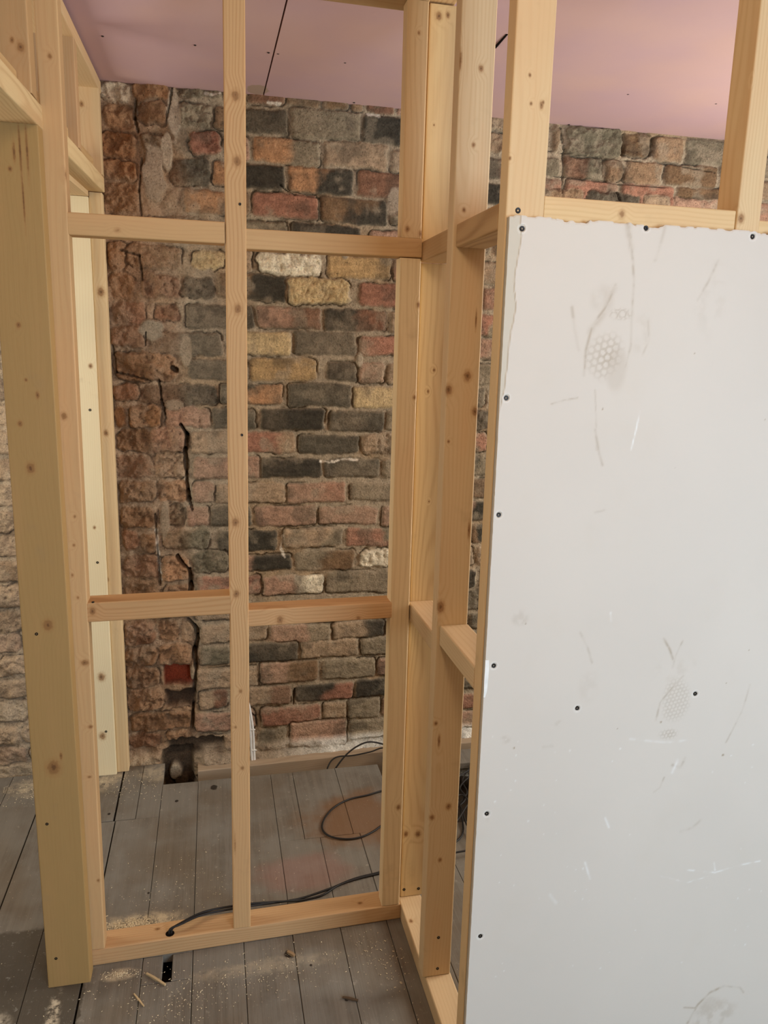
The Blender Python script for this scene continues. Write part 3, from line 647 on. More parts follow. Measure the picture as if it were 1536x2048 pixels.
timber('header', pc, (xm, 0.55, hz(0.55)+0.0225), (xm, 2.665, hz(2.665)+0.0225), 0.095, 0.045, (1, 0, 0), base=(236, 200, 146), contrast=0.35)
timber('rail', pc, (xm-0.012, 0.55, hz(0.55)+0.045+0.021), (xm-0.012, 1.652, hz(1.652)+0.045+0.021), 0.071, 0.040, (1, 0, 0), base=(214, 172, 118), r=0.007)
timber('rail', pc, (xm-0.012, 1.702, hz(1.702)+0.045+0.024), (xm-0.012, 2.192, hz(2.192)+0.045+0.024), 0.071, 0.047, (1, 0, 0), base=(214, 172, 118), r=0.004)
timber('rail', pc, (xm-0.012, 2.236, hz(2.236)+0.045+0.024), (xm-0.012, 2.628, hz(2.628)+0.045+0.024), 0.071, 0.047, (1, 0, 0), base=(214, 172, 118), r=0.004)
timber('door_batten', pc, (-0.395, 1.74, hz(1.74)-0.0085), (-0.395, 2.640, hz(2.640)-0.0085), 0.070, 0.016, (1, 0, 0), base=(236, 200, 150), contrast=0.2, r=0.001)
def tz(Y): return 2.232 + 0.034*(Y-2.04)
timber('top_plate', pc, (xm, 0.55, tz(0.55)+0.017), (xm, 2.69, tz(2.69)+0.017), 0.095, 0.034, (1, 0, 0), base=(222, 184, 136), contrast=0.25)
for (y0, y1, kn, b) in [(1.654, 1.700, K([(41, 94, 7), (24, 80, 4)], atY, 1.654), (196, 154, 106)), (2.194, 2.234, [], (196, 156, 112)), (2.630, 2.668, K([(163, 208, 4)], atY, 2.63), (222, 186, 138))]:
    boxbar('cripple_stud', pc, (XL, XRr), (y0, y1), (hz((y0+y1)/2)+0.046, tz((y0+y1)/2)), kn, base=b, contrast=0.3)
boxbar('post', pc, (-0.432, -0.362), (2.640, 2.682), (0.0, hz(2.65)-0.018), K([(181, 732, 4), (189, 1055, 3), (203, 1354, 7), (205, 1472, 6)], atY, 2.64), base=(248, 224, 180), dark=(226, 188, 134), contrast=0.3, orange=0.05)
P2 = [o for o in COL.objects if o.name.startswith('post')][-1]
for (x, y) in [(180, 820), (195, 1125), (212, 1463)]: screw(P2, atY(x, y, 2.64), (0, -1, 0), 0.9)
boxbar('post', pc, (-0.362, -0.322), (2.655, 2.697), (0.0, hz(2.65)-0.002), K([(202, 584, 7), (212, 866, 5), (214, 1160, 4)], atY, 2.655), base=(236, 202, 152), dark=(214, 166, 112), contrast=0.35, orange=0.2)

# ------------------------------------------------------------------ partition A: open frame across the middle
YA = 1.745
def ya(X): return 1.738+0.0236*(X+0.32)
pa = empty('timber_frame', (0.07, YA, 0), 'open timber stud frame across the middle with a single wavy-grained centre stud', 'timber frame', GP)
def A_bar(name, xa_, za_, xb_, zb_, h, dep=0.058, knots=(), off=0.0, **k):
    """horizontal member between two x positions; z = underside"""
    return timber(name, pa, (xa_, ya(xa_)+dep/2+off, za_+h/2), (xb_, ya(xb_)+dep/2+off, zb_+h/2), h, dep, (0, 0, 1), knots, **k)
sole = A_bar('sole_plate', -0.325, 0.0, 0.4665, 0.0, 0.045, 0.064, K([(315, 1858, 4), (195, 1880, 4), (560, 1880, 3), (720, 1806, 4)], atZ, 0.045), base=(214, 168, 118), dark=(184, 130, 80), orange=0.2)
def A_stud(xb_, zb_, xt_, zt_, w, dep=0.058, knots=(), off=0.0, **k):
    return timber('stud', pa, (xb_, ya(xb_)+dep/2+off, zb_), (xt_, ya(xt_)+dep/2+off, zt_), w, dep, (1, 0, 0), knots, **k)
sl = A_stud(-0.308, 0.046, -0.297, 2.262-0.03, 0.043, 0.042, K([(100, 113, 4), (135, 350, 5, 2), (128, 832, 6), (150, 1033, 3), (148, 1090, 3), (145, 1150, 3), (170, 1325, 8, .8), (181, 1453, 5, .8), (179, 1553, 4, .8), (197, 1760, 3), (156, 1195, 3)], atY, 1.74),
       base=(218, 174, 122), dark=(194, 142, 90), contrast=0.28)
sc_ = A_stud(0.0465, 0.046, 0.0575, 2.262-0.03, 0.044, 0.042, K([(471, 190, 8), (474, 322, 8), (476, 618, 8), (471, 1045, 8), (473, 1188, 7), (481, 1383, 4), (471, 1455, 3), (485, 1537, 4), (470, 1690, 2, 12)], atY, 1.744, 1.0), off=-0.001,
       base=(222, 174, 120), dark=(182, 124, 72), contrast=0.55, ring=0.0065)
for (x, y) in [(480, 408), (484, 870)]: screw(sc_, atY(x, y, 1.743), (0, -1, 0), 0.6)
A_stud(0.4415, 1.753, 0.4415, 2.262-0.03, 0.047, 0.040, K([(815, 458, 5), (842, 467, 5), (838, 65, 3)], atY, 1.755), base=(226, 186, 136), contrast=0.3)
A_stud(0.4400, 0.046, 0.4415, 1.710, 0.049, 0.040, K([(838, 610, 5), (829, 795, 4), (840, 832, 4), (797, 1615, 5), (826, 1100, 3)], atY, 1.755), base=(240, 206, 158), contrast=0.3)
A_bar('noggin', -0.280, 1.7185, 0.031, 1.7185, 0.044, 0.042, K([(235, 461, 5)], atY, 1.745), base=(218, 172, 118), contrast=0.2)
A_bar('noggin', 0.074, 1.710, 0.4665, 1.712, 0.042, 0.042, K([(842, 492, 4, .5)], atY, 1.745), base=(218, 172, 118), contrast=0.2)
nl = A_bar('noggin', -0.285, 0.891, 0.031, 0.892, 0.046, 0.056, K([(185, 1222, 9, .7), (210, 1192, 3)], atY, 1.74), base=(206, 158, 106), dark=(176, 122, 72), contrast=0.55)
A_bar('noggin', 0.069, 0.858, 0.4200, 0.859, 0.042, 0.056, K([(560, 1240, 10, .8), (717, 1238, 7, .8), (551, 1208, 6, 2)], atY, 1.75), base=(214, 164, 112), dark=(184, 130, 80), contrast=0.5)
screw(nl, atZ(186, 1204, 0.9375), (0, 0, 1), 0.7)
timber('top_plate', pa, (-0.325, ya(0)+0.034, 2.2500), (0.4665, ya(0.46)+0.034, 2.2500), 0.034, 0.064, (0, 0, 1), base=(206, 166, 118), contrast=0.3)
# where the cables drop through the sole plate
w = atZ(340, 1867, 0.045)
bm = bmesh.new(); bmesh.ops.create_cone(bm, cap_ends=True, segments=20, radius1=0.011, radius2=0.011, depth=0.006)
ch = link('cable_hole', bm_mesh(bm, 'cable_hole'), M_HOLE); ch.parent = pa; ch.matrix_local = Matrix.Translation(Vector((float(w[0]), float(w[1]), 0.0425))-pa.location)

# ------------------------------------------------------------------ partition B: short return running towards the camera
X0, X1 = 0.4675, 0.531
pb = empty('timber_frame', (0.50, 1.5, 0), 'short side frame of deep timber studs running from the middle frame to the white board', 'timber frame', GP)
boxbar('sole_plate', pb, (X0, X1), (1.2405, 1.808), (0.0, 0.045), K([(822, 1842, 4)], atZ, 0.045), base=(224, 190, 146), dark=(196, 152, 106), contrast=0.3, orange=0.15)
sb_up = boxbar('stud', pb, (0.474, 0.538), (1.782, 1.822), (1.748, 2.240), K([(878, 32, 6), (896, 30, 4, 1.5), (868, 250, 2)], atY, 1.782), base=(236, 196, 138), contrast=0.3, orange=0.35)
sb_lo = boxbar('stud', pb, (0.474, 0.538), (1.782, 1.822), (0.046, 1.704), K([(868, 740, 3), (856, 783, 3), (812, 1668, 5), (836, 1668, 6), (858, 1003, 2)], atY, 1.782), base=(244, 212, 162), contrast=0.3)
for (x, y) in [(808, 1779), (837, 1777)]: screw(sb_lo, atY(x, y, 1.782), (0, -1, 0), 0.9)
scl = boxbar('stud', pb, (X0-0.0075, 0.529), (1.503, 1.541), (0.046, 2.2405), K([(962, 137, 5), (947, 290, 4), (928, 420, 4), (921, 120, 3, 6), (935, 752, 9), (897, 780, 9), (950, 823, 8), (897, 883, 3), (881, 1214, 9, 1.6), (938, 1060, 3, 6), (952, 640, 2, 10), (872, 1447, 4), (878, 1482, 3, 5), (897, 1613, 6), (864, 1635, 5), (880, 1720, 4)], atY, 1.503), base=(228, 194, 150), dark=(200, 156, 108), contrast=0.4)
for (x, y) in [(877, 1875), (875, 1937)]: screw(scl, atY(x, y, 1.503), (0, -1, 0), 0.8)
boxbar('noggin', pb, (X0, X1), (1.5415, 1.781), (1.7045, 1.7475), base=(202, 160, 112), contrast=0.2)
boxbar('noggin', pb, (X0, X1), (1.2775, 1.5025), (1.7040, 1.7475), base=(196, 154, 106), dark=(150, 106, 62), contrast=0.7, ring=0.010)
boxbar('noggin', pb, (X0, X1), (1.5415, 1.781), (0.848, 0.892), base=(226, 192, 148), contrast=0.25)
boxbar('noggin', pb, (X0, X1), (1.2775, 1.5025), (0.884, 0.929), base=(226, 192, 148), contrast=0.25)
timber('top_plate', pb, (0.4995, 1.2405, 2.2545), (0.4995, 1.80, 2.2565), 0.064, 0.026, (1, 0, 0), base=(224, 184, 132))

# ------------------------------------------------------------------ partition D: the boarded frame at the right
pd = empty('timber_frame', (0.9, 1.27, 0), 'front right timber frame standing above and behind the white plasterboard', 'timber frame', GP)
YD = 1.240
sd_ = boxbar('stud', pd, (0.4675, 0.5335), (YD, YD+0.0365), (0.045, 2.235), K([(1060, 150, 3), (1062, 207, 3), (1086, 205, 3), (1020, 316, 3), (1083, 210, 4, 2)], atY, YD)+K([(985, 640, 4, 2), (972, 1238, 5, 2), (942, 1957, 5, 2)], atX, 0.4675), base=(234, 196, 146), dark=(212, 164, 112), contrast=0.3)
screw(sd_, atY(1036, 421, YD), (0, -1, 0), 1.0)
boxbar('stud', pd, (0.890, 0.936), (YD, YD+0.062), (0.045, 2.235), K([(1500, 158, 4), (1482, 437, 7)], atY, YD), base=(236, 200, 150), dark=(206, 160, 108), contrast=0.35)
boxbar('stud', pd, (1.340, 1.386), (YD, YD+0.062), (0.045, 2.235), base=(230, 194, 144))
boxbar('stud', pd, (1.640, 1.686), (YD, YD+0.062), (0.045, 2.235), base=(230, 194, 144))
timber('noggin', pd, (0.5345, YD+0.033, 1.7345), (0.8895, YD+0.033, 1.7335), 0.045, 0.058, (0, 0, 1), K([(1246, 428, 9, .8)], atY, YD), base=(238, 200, 146), dark=(210, 164, 106), contrast=0.45)
timber('noggin', pd, (0.9370, YD+0.033, 1.7200), (1.3390, YD+0.033, 1.7200), 0.045, 0.058, (0, 0, 1), base=(238, 200, 146), dark=(210, 164, 106), contrast=0.45)
timber('noggin', pd, (0.5345, YD+0.033, 0.84), (0.8895, YD+0.033, 0.84), 0.045, 0.058, (0, 0, 1), base=(232, 196, 146))
timber('noggin', pd, (0.9370, YD+0.033, 0.86), (1.3390, YD+0.033, 0.86), 0.045, 0.058, (0, 0, 1), base=(232, 196, 146))
boxbar('sole_plate', pd, (0.5325, 1.700), (YD, YD+0.062), (0.0, 0.0445), base=(224, 186, 138))
timber('top_plate', pd, (0.5325, YD+0.031, 2.2455), (1.70, YD+0.031, 2.2455), 0.016, 0.062, (0, 0, 1), base=(224, 184, 132))

# ------------------------------------------------------------------ the plasterboard sheet
def plasterboard():
    YF = YD-0.0135
    xs = np.arange(0.4695, 1.672, 0.0022); zs = np.arange(0.012, 1.7225, 0.0022)
    X, Z = np.meshgrid(xs, zs)
    def px2(x, y): p = atY(x, y, YF); return float(p[0]), float(p[2])
    D = np.zeros_like(X)          # dirt
    Wt = np.zeros_like(X)         # white nicks / filler
    Hh = np.zeros_like(X)
    n1 = fbm(X, Z, 24, 5, 4); n2 = fbm(X, Z, 120, 6, 3); n3 = fbm(X, Z, 5, 8, 3)
    def stroke(arr, pts, w, a, br=0.55, soft=1.0):
        q = None
        for (p, r) in zip(pts, pts[1:]):
            A_ = np.array(px2(*p)); B2 = np.array(px2(*r)); d = B2-A_
            t = np.clip(((X-A_[0])*d[0]+(Z-A_[1])*d[1])/(d@d), 0, 1)
            dd = np.hypot(X-A_[0]-t*d[0], Z-A_[1]-t*d[1]); q = dd if q is None else np.minimum(q, dd)
        m = np.exp(-(q/w)**2)*a*(0.75 if arr is D else 1.0)*(1-br+br*2*ss(0.35, 0.65, fbm(X, Z, 70, int(pts[0][0]), 3)))
        np.maximum(arr, m, out=arr)
    S = stroke
    S(D, [(1258, 445), (1264, 500), (1268, 560), (1263, 640), (1262, 690), (1250, 735)], .0022, .50)
    S(D, [(1255, 445), (1262, 500)], .005, .35)
    S(D, [(1230, 570), (1215, 610), (1185, 650), (1172, 700), (1168, 750)], .0025, .5)
    S(D, [(1228, 575), (1205, 630), (1180, 665)], .006, .25)
    S(D, [(1144, 615), (1148, 650), (1157, 700)], .0028, .38)
    S(D, [(1190, 860), (1197, 900), (1205, 930)], .0022, .40)
    S(D, [(1193, 900), (1192, 830), (1190, 780)], .0015, .25)
    S(D, [(1437, 520), (1420, 555), (1405, 585), (1395, 600)], .0025, .42)
    S(D, [(1330, 455), (1318, 500), (1310, 520)], .003, .22)
    S(D, [(1296, 640), (1298, 680), (1285, 710)], .002, .25)
    S(D, [(1103, 808), (1130, 800), (1155, 796)], .0014, .45)
    S(D, [(1160, 1265), (1175, 1295), (1184, 1325)], .0022, .28)
    S(D, [(1328, 1278), (1340, 1300), (1346, 1318)], .0022, .6); S(D, [(1365, 1282), (1352, 1310), (1345, 1335)], .0020, .4)
    S(D, [(1366, 1352), (1345, 1375), (1320, 1405), (1312, 1440)], .0020, .45)
    S(D, [(1500, 1370), (1485, 1420), (1465, 1460), (1452, 1485)], .0018, .38)
    S(D, [(1370, 1516), (1360, 1535), (1345, 1530)], .003, .4); S(D, [(1328, 1555), (1320, 1575), (1308, 1584)], .0018, .45)
    S(D, [(1402, 1640), (1385, 1655), (1362, 1663)], .003, .22)
    S(D, [(1448, 1972), (1420, 1985), (1395, 2010), (1375, 2046)], .003, .55); S(D, [(1448, 1972), (1480, 1975), (1487, 1985)], .002, .35)
    S(D, [(1368, 2015), (1390, 2016), (1400, 2004)], .002, .45)
    S(D, [(1088, 1494), (1105, 1492)], .003, .3); S(D, [(1190, 1025), (1210, 1020)], .002, .22)
    # boot print with a dotted tread
    def field(cx, cy, rx, ry, sd_):
        a, b = px2(cx, cy); r1 = rx*1.25/F_PX; r2 = ry*1.25/F_PX
        return ss(1.1, 0.5, np.hypot((X-a)/r1, (Z-b)/r2)+(fbm(X, Z, 14, sd_, 3)-0.5)*0.9)
    def dots(cx, cy, pitch, ang, r0, r1, ring=True):
        a, b = px2(cx, cy); c, s = math.cos(ang), math.sin(ang)
        u = ((X-a)*c+(Z-b)*s)/pitch; v = (-(X-a)*s+(Z-b)*c)/(pitch*0.866)
        rw = np.floor(v+0.5); u2 = u+0.5*(np.mod(rw, 2)); fx = u2-np.floor(u2+0.5); fy = v-rw
        d = np.hypot(fx, fy*0.866)
        return (ss(0.40, 0.30, d), np.exp(-((d-0.40)/0.09)**2))
    inn, rg = dots(1215, 715, 0.0125, 0.35, 0, 0)
    f = field(1215, 715, 50, 55, 2); D = np.maximum(D, f*(0.10+0.34*(1-inn)*n1*1.6)); D = D*(1-0.6*inn*f)
    f = field(1230, 745, 26, 60, 9); D = np.maximum(D, f*0.20*(0.6+n1))
    inn, rg = dots(1245, 628, 0.016, 0.2, 0, 0); f = field(1240, 628, 32, 14, 12); D = np.maximum(D, f*rg*0.42)
    f = field(1205, 600, 35, 35, 22); D = np.maximum(D, f*0.20*ss(0.4, 0.7, n1))
    inn, rg = dots(1355, 1410, 0.0085, 0.2, 0, 0); f = field(1355, 1400, 40, 55, 32); D = np.maximum(D, f*0.26*(1-inn)); 
    inn, rg = dots(1340, 1470, 0.008, 0.1, 0, 0); f = field(1338, 1468, 36, 20, 33); D = np.maximum(D, f*0.38*(1-inn))
    for (cx, cy, rx, ry, a) in [(1040, 1235, 18, 18, .25), (1285, 660, 22, 40, .12), (1420, 600, 40, 70, .10), (1175, 1370, 25, 40, .10), (1350, 1340, 50, 30, .12), (1120, 1450, 14, 10, .25), (1430, 2030, 60, 45, .30), (1010, 1480, 14, 10, .2), (974, 1640, 8, 10, .25), (985, 1800, 10, 10, .0)]:
        D = np.maximum(D, field(cx, cy, rx*1.2, ry*1.2, int(cx))*a*0.9*ss(0.38, 0.72, fbm(X, Z, 60, int(cx)+1, 4)))
    for (x, y, w) in [(1389, 706, .0016), (1446, 1510, .0035), (1322, 1444, .003), (1453, 1366, .0016), (1235, 1458, .0015), (1028, 1496, .0025), (1498, 1300, .002), (1052, 1247, .002), (1205, 818, .0022), (1351, 935, .0015), (1530, 840, .0015)]:
        a, b = px2(x, y); D = np.maximum(D, 0.9*ss(w, w*0.4, np.hypot(X-a, Z-b)))
    # scraped white nicks
    S(Wt, [(1280, 822), (1272, 860), (1262, 900)], .0012, .8, .8); S(Wt, [(1170, 1725), (1180, 1758)], .002, .6); S(Wt, [(1100, 1790), (1112, 1806)], .003, .7); S(Wt, [(1355, 1520), (1345, 1545)], .003, .5)
    S(Wt, [(1375, 1740), (1430, 1745), (1480, 1730), (1520, 1722)], .0016, .55, .9); S(Wt, [(1320, 1752), (1375, 1765), (1420, 1752)], .0014, .4, .9); S(Wt, [(1428, 1725), (1430, 1740)], .0015, .8)
    S(Wt, [(1221, 1225), (1222, 1242)], .0018, .8); S(Wt, [(1210, 1636), (1218, 1655)], .002, .6); S(Wt, [(1260, 1478), (1330, 1485), (1380, 1480)], .0022, .25, .9)
    rn = random.Random(4)
    for _ in range(60):
        x = rn.uniform(980, 1530); y = rn.uniform(1450, 1980); a, b = px2(x, y); w = rn.uniform(.0012, .003)
        Wt = np.maximum(Wt, rn.uniform(.3, .9)*ss(w, w*0.3, np.hypot(X-a, (Z-b)*rn.uniform(.7, 1.3))))
    # torn-back face paper down the upper left edge
    tear_z = [1.722, 1.69, 1.66, 1.62, 1.58, 1.54, 1.50, 1.46, 1.40]
    tp = [px2(1040, 432)[0]-0.4695, px2(1043, 470)[0]-0.4695, px2(1038, 480)[0]-0.4695, px2(1032, 505)[0]-0.4695, .020, .013, .010, .008, 0.0]
    tw = np.interp(Z, tear_z[::-1], tp[::-1]) + (n1-0.5)*0.006
    dl = (X-0.4695) - tw
    tear = ss(0.0012, -0.0012, dl)*ss(1.40, 1.43, Z)
    # chipped top edge
    top = 1.7225-0.004*ss(0.45, 0.7, fbm(X, X*0, 30, 3, 3))-0.003*ss(0.5, 0.7, fbm(X, X*0, 90, 4, 2))
    Z = np.minimum(Z, top)
    Hh = -0.0012*tear - 0.0012*ss(0.003, 0.0, top-Z)
    Hh += 0.0006*np.exp(-((dl-0.001)/0.0012)**2)*ss(1.40, 1.43, zs[:, None]*np.ones_like(X))
    edge = 0.0015*(fbm(X, Z, 60, 44, 3)-0.5)*ss(0.004, 0, X-0.4695); X = X+np.abs(edge)
    for (x, y) in SCR:
        a, b = px2(x, y); q = np.hypot(X-a, Z-b)
        Hh -= 0.0016*ss(0.0062, 0.0045, q); Wt = np.maximum(Wt, 0.55*np.exp(-((q-0.0068)/0.0012)**2)); D = np.maximum(D, 0.95*ss(0.0048, 0.0040, q))
    base = np.array(lin((211, 201, 186))); dirt = np.array(lin((158, 138, 110))); wh = np.array(lin((230, 226, 217)))
    C = base*(0.97+0.06*n3[..., None])
    C = C*(1-tear[..., None]*0.55)+np.array(lin((190, 180, 156)))*tear[..., None]*0.55
    C = C*(1-D[..., None])+dirt*D[..., None]
    C = C*(1-Wt[..., None])+wh*Wt[..., None]
    Pf = np.stack([X, YF-Hh, Z], -1)
    # close the sheet: wrap the outer ring back to give it its thickness
    TH = 0.0125
    nz, nx = X.shape
    P = np.zeros((nz+4, nx+4, 3)); CC = np.zeros((nz+4, nx+4, 3))
    P[2:-2, 2:-2] = Pf; CC[2:-2, 2:-2] = C
    for k in (1, 0):
        P[k, 2:-2] = Pf[0]; P[-1-k, 2:-2] = Pf[-1]; CC[k, 2:-2] = C[0]; CC[-1-k, 2:-2] = C[-1]
    P[:, 1] = P[:, 2]; P[:, 0] = P[:, 2]; P[:, -2] = P[:, -3]; P[:, -1] = P[:, -3]
    CC[:, 1] = CC[:, 2]; CC[:, 0] = CC[:, 2]; CC[:, -2] = CC[:, -3]; CC[:, -1] = CC[:, -3]
    e = np.zeros((nz+4, nx+4), bool); e[:2] = e[-2:] = True; e[:, :2] = e[:, -2:] = True
    P[e, 1] = YF+TH
    eg = np.array(lin((150, 138, 120)))
    CC[e] = eg
    P[1, :, 1] = np.minimum(P[1, :, 1], YF+TH)
    # outermost ring pulled to a point-free back face
    cx, cz = (xs[0]+xs[-1])/2, (zs[0]+zs[-1])/2
    back = np.zeros_like(e); back[0] = back[-1] = True; back[:, 0] = back[:, -1] = True
    P[back, 0] = cx+(P[back, 0]-cx)*0.98; P[back, 2] = cz+(P[back, 2]-cz)*0.98
    me = grid_mesh('plasterboard_sheet', P-np.array([1.07, YF, 0.0]), CC, smooth=False)
    g = NT('white_plasterboard')
    at = g.n('ShaderNodeVertexColor', layer_name='tint').outputs['Color']; p = g.n('ShaderNodeTexCoord').outputs['Object']
    a = g.noise(p, 7, 4, 0.6); b = g.noise(p, 700, 1)
    col = g.mix(g.mr(a, 0.5, 0.8, 0, 0.12), at, lin((200, 184, 158)))
    g.bump(b, 0.04, 0.0004)
    o = link('plasterboard_sheet', me, g.out(col, 0.6, 0.3)); o.location = (1.07, YF, 0.0)
    tag(o, 'large scuffed white plasterboard sheet screwed to the front right frame', 'plasterboard')
    for (x, y) in SCR:
        w = atY(x, y, YF); s = bpy.data.objects.new('screw', SCREW); COL.objects.link(s); s.parent = o
        M = Vector((0, -1, 0)).to_track_quat('Z', 'Y').to_matrix().to_4x4()
        M.translation = Vector((float(w[0])-1.07, 0.0015, float(w[2]))); s.matrix_basis = M @ Matrix.Scale(0.9, 4)
    # a flap of torn face paper standing off the left edge
    bm = bmesh.new(); rows_ = []
    for k, (xl, xr, y) in enumerate([(971, 978, 1320), (970, 978, 1340), (968.5, 976, 1362), (968, 974, 1382), (967, 970, 1395)]):
        a = atY(xl, y, YF-0.004); b = atY(xr, y, YF-0.0012)
        rows_.append((bm.verts.new((a[0]-1.07, a[1]-YF, a[2])), bm.verts.new((b[0]-1.07, b[1]-YF, b[2]))))
    for (a, b), (c_, d_) in zip(rows_, rows_[1:]): bm.faces.new((a, b, d_, c_))
    r = bmesh.ops.extrude_face_region(bm, geom=bm.faces[:]); bmesh.ops.translate(bm, verts=[v for v in r['geom'] if isinstance(v, bmesh.types.BMVert)], vec=(0, 0.0006, 0))
    bmesh.ops.recalc_face_normals(bm, faces=bm.faces)
    link('torn_paper', bm_mesh(bm, 'torn_paper'), flat_mat('torn_white_paper', (240, 236, 226), 0.7, 0.2), o)
SCR = [(1045, 457), (1293, 456), (1506, 473), (1013, 796), (998, 1030), (988, 1332), (1155, 1417), (1391, 1388), (974, 1628), (961, 1873)]
plasterboard()

# ------------------------------------------------------------------ cables
def catmull(pts, n=10):
    P = [np.array(p, float) for p in pts]; P = [2*P[0]-P[1]]+P+[2*P[-1]-P[-2]]; out = []
    for i in range(1, len(P)-2):
        for k in range(n):
            t = k/n; a, b, c, d = P[i-1], P[i], P[i+1], P[i+2]
            out.append(0.5*((2*b)+(-a+c)*t+(2*a-5*b+4*c-d)*t*t+(-a+3*b-3*c+d)*t**3))
    out.append(P[-2]); return out
def tube(name, pts, r, mat, parent=None, ns=8, n=10):
    c = [Vector(p) for p in catmull(pts, n)]
    bm = bmesh.new(); rings = []; up_ = Vector((0.1, 0.2, 1)).normalized()
    for i, p in enumerate(c):
        t = (c[min(i+1, len(c)-1)]-c[max(i-1, 0)]).normalized()
        a = t.cross(up_)
        a = a.normalized() if a.length > 1e-4 else Vector((1, 0, 0)); b = a.cross(t)
        rings.append([bm.verts.new(p+r*(a*math.cos(2*math.pi*k/ns)+b*math.sin(2*math.pi*k/ns))) for k in range(ns)])
    for A_, B2 in zip(rings, rings[1:]):
        for k in range(ns): bm.faces.new((A_[k], A_[(k+1) % ns], B2[(k+1) % ns], B2[k]))
    bm.faces.new(rings[0]); bm.faces.new(rings[-1])
    bmesh.ops.recalc_face_normals(bm, faces=bm.faces)
    return link(name, bm_mesh(bm, name, True), mat, parent)
M_CAB = flat_mat('dusty_black_cable', (34, 30, 26), 0.55, 0.35)
M_CABW = flat_mat('white_cable', (236, 233, 226), 0.5, 0.4)
def FZ(x, y, z=0.004): return atZ(x, y, z)
GC = 'dark cables on the floor'
for i, (dy, off) in enumerate([(0, 0.0), (7, 0.005)]):
    pts = [np.array([w[0]+off, w[1], 0.030]), np.array([w[0]+off, w[1]+0.002, 0.055]), FZ(362, 1848-dy*0.3, 0.062), FZ(400, 1831-dy*0.6, 0.060), FZ(440, 1822-dy*.8, 0.056), FZ(500, 1812-dy*.6, 0.050), FZ(545, 1806-dy*.4, 0.030), FZ(600, 1797-dy*1.6, 0.0035), FZ(660, 1777-dy*1.4, 0.0035), FZ(710, 1757+dy*.4, 0.0035), FZ(765, 1743+dy*.5, 0.0035), FZ(840, 1722+dy, 0.0035)]
    if i: pts = pts[:6]+[FZ(548, 1804, 0.030), FZ(605, 1800, 0.0035), FZ(645, 1790, 0.0035), FZ(678, 1770, 0.0035), FZ(720, 1756, 0.0035), FZ(780, 1741, 0.0035), FZ(850, 1715, .0035)]
    c = tube('cable', pts, 0.0029, M_CAB)
    tag(c, ['dark cable rising from the sole plate hole and running right, straighter one of the pair', 'dark cable rising from the sole plate hole, sagging nearer the frame before the right stud'][i], 'cable', GC)
c = tube('cable', [FZ(x, y) for x, y in [(860, 1555), (800, 1572), (762, 1582), (735, 1590), (700, 1598), (672, 1612), (652, 1632), (644, 1652), (650, 1666), (668, 1675), (697, 1678), (725, 1673), (748, 1662), (762, 1652), (800, 1625), (850, 1590)]], 0.0030, M_CAB)
tag(c, 'dark cable curled into an open loop on the floorboards', 'cable', GC)
c = tube('cable', [atY(668, 1545, 2.585), atY(670, 1538, 2.59), atY(690, 1512, 2.60), atY(712, 1494, 2.61), atY(737, 1484, 2.62), atY(765, 1488, 2.62), atY(800, 1500, 2.60), FZ(850, 1530)], 0.0032, M_CAB)
tag(c, 'dark cable arching out of the gap by the brick wall, the higher curve', 'cable', GC)
c = tube('cable', [atY(653, 1545, 2.58), atY(656, 1533, 2.585), atY(664, 1520, 2.595), atY(678, 1513, 2.60), atY(705, 1511, 2.60), atY(740, 1504, 2.60), atY(775, 1496, 2.60), FZ(850, 1515)], 0.0028, M_CAB)
tag(c, 'dark cable leaving the floor gap by the brick wall, the lower flatter one', 'cable', GC)
tang = [([(885, 1700), (925, 1668), (921, 1610), (934, 1585), (925, 1560), (945, 1530), (975, 1505)], 0), ([(880, 1640), (930, 1600), (920, 1575), (940, 1552), (965, 1530), (990, 1525)], 0),
        ([(895, 1570), (922, 1615), (934, 1650), (965, 1690)], 0), ([(870, 1712), (928, 1702), (990, 1690)], 0), ([(880, 1580), (930, 1545), (985, 1515)], 0), ([(890, 1600), (925, 1590), (945, 1610), (990, 1620)], 0), ([(890, 1665), (915, 1640), (945, 1600), (990, 1590)], 0)]
for k, (pp, zz) in enumerate(tang):
    pts = [FZ(x, y, 0.004+0.006*k) for x, y in pp]
    c = tube('cable', pts, 0.0030, M_CAB)
    tag(c, ['long dark cable snaking up the whole slot beside the white board', 'dark cable looping through the middle of the slot beside the white board', 'short dark cable curving low in the slot beside the white board', 'dark cable running along the floor at the foot of the slot beside the white board', 'dark cable slanting up at the top of the tangle beside the white board', 'dark cable bending through the tangle just under its middle beside the white board', 'dark cable crossing the tangle from low left to upper right beside the white board'][k], 'cable', 'cable tangle behind the side frame')
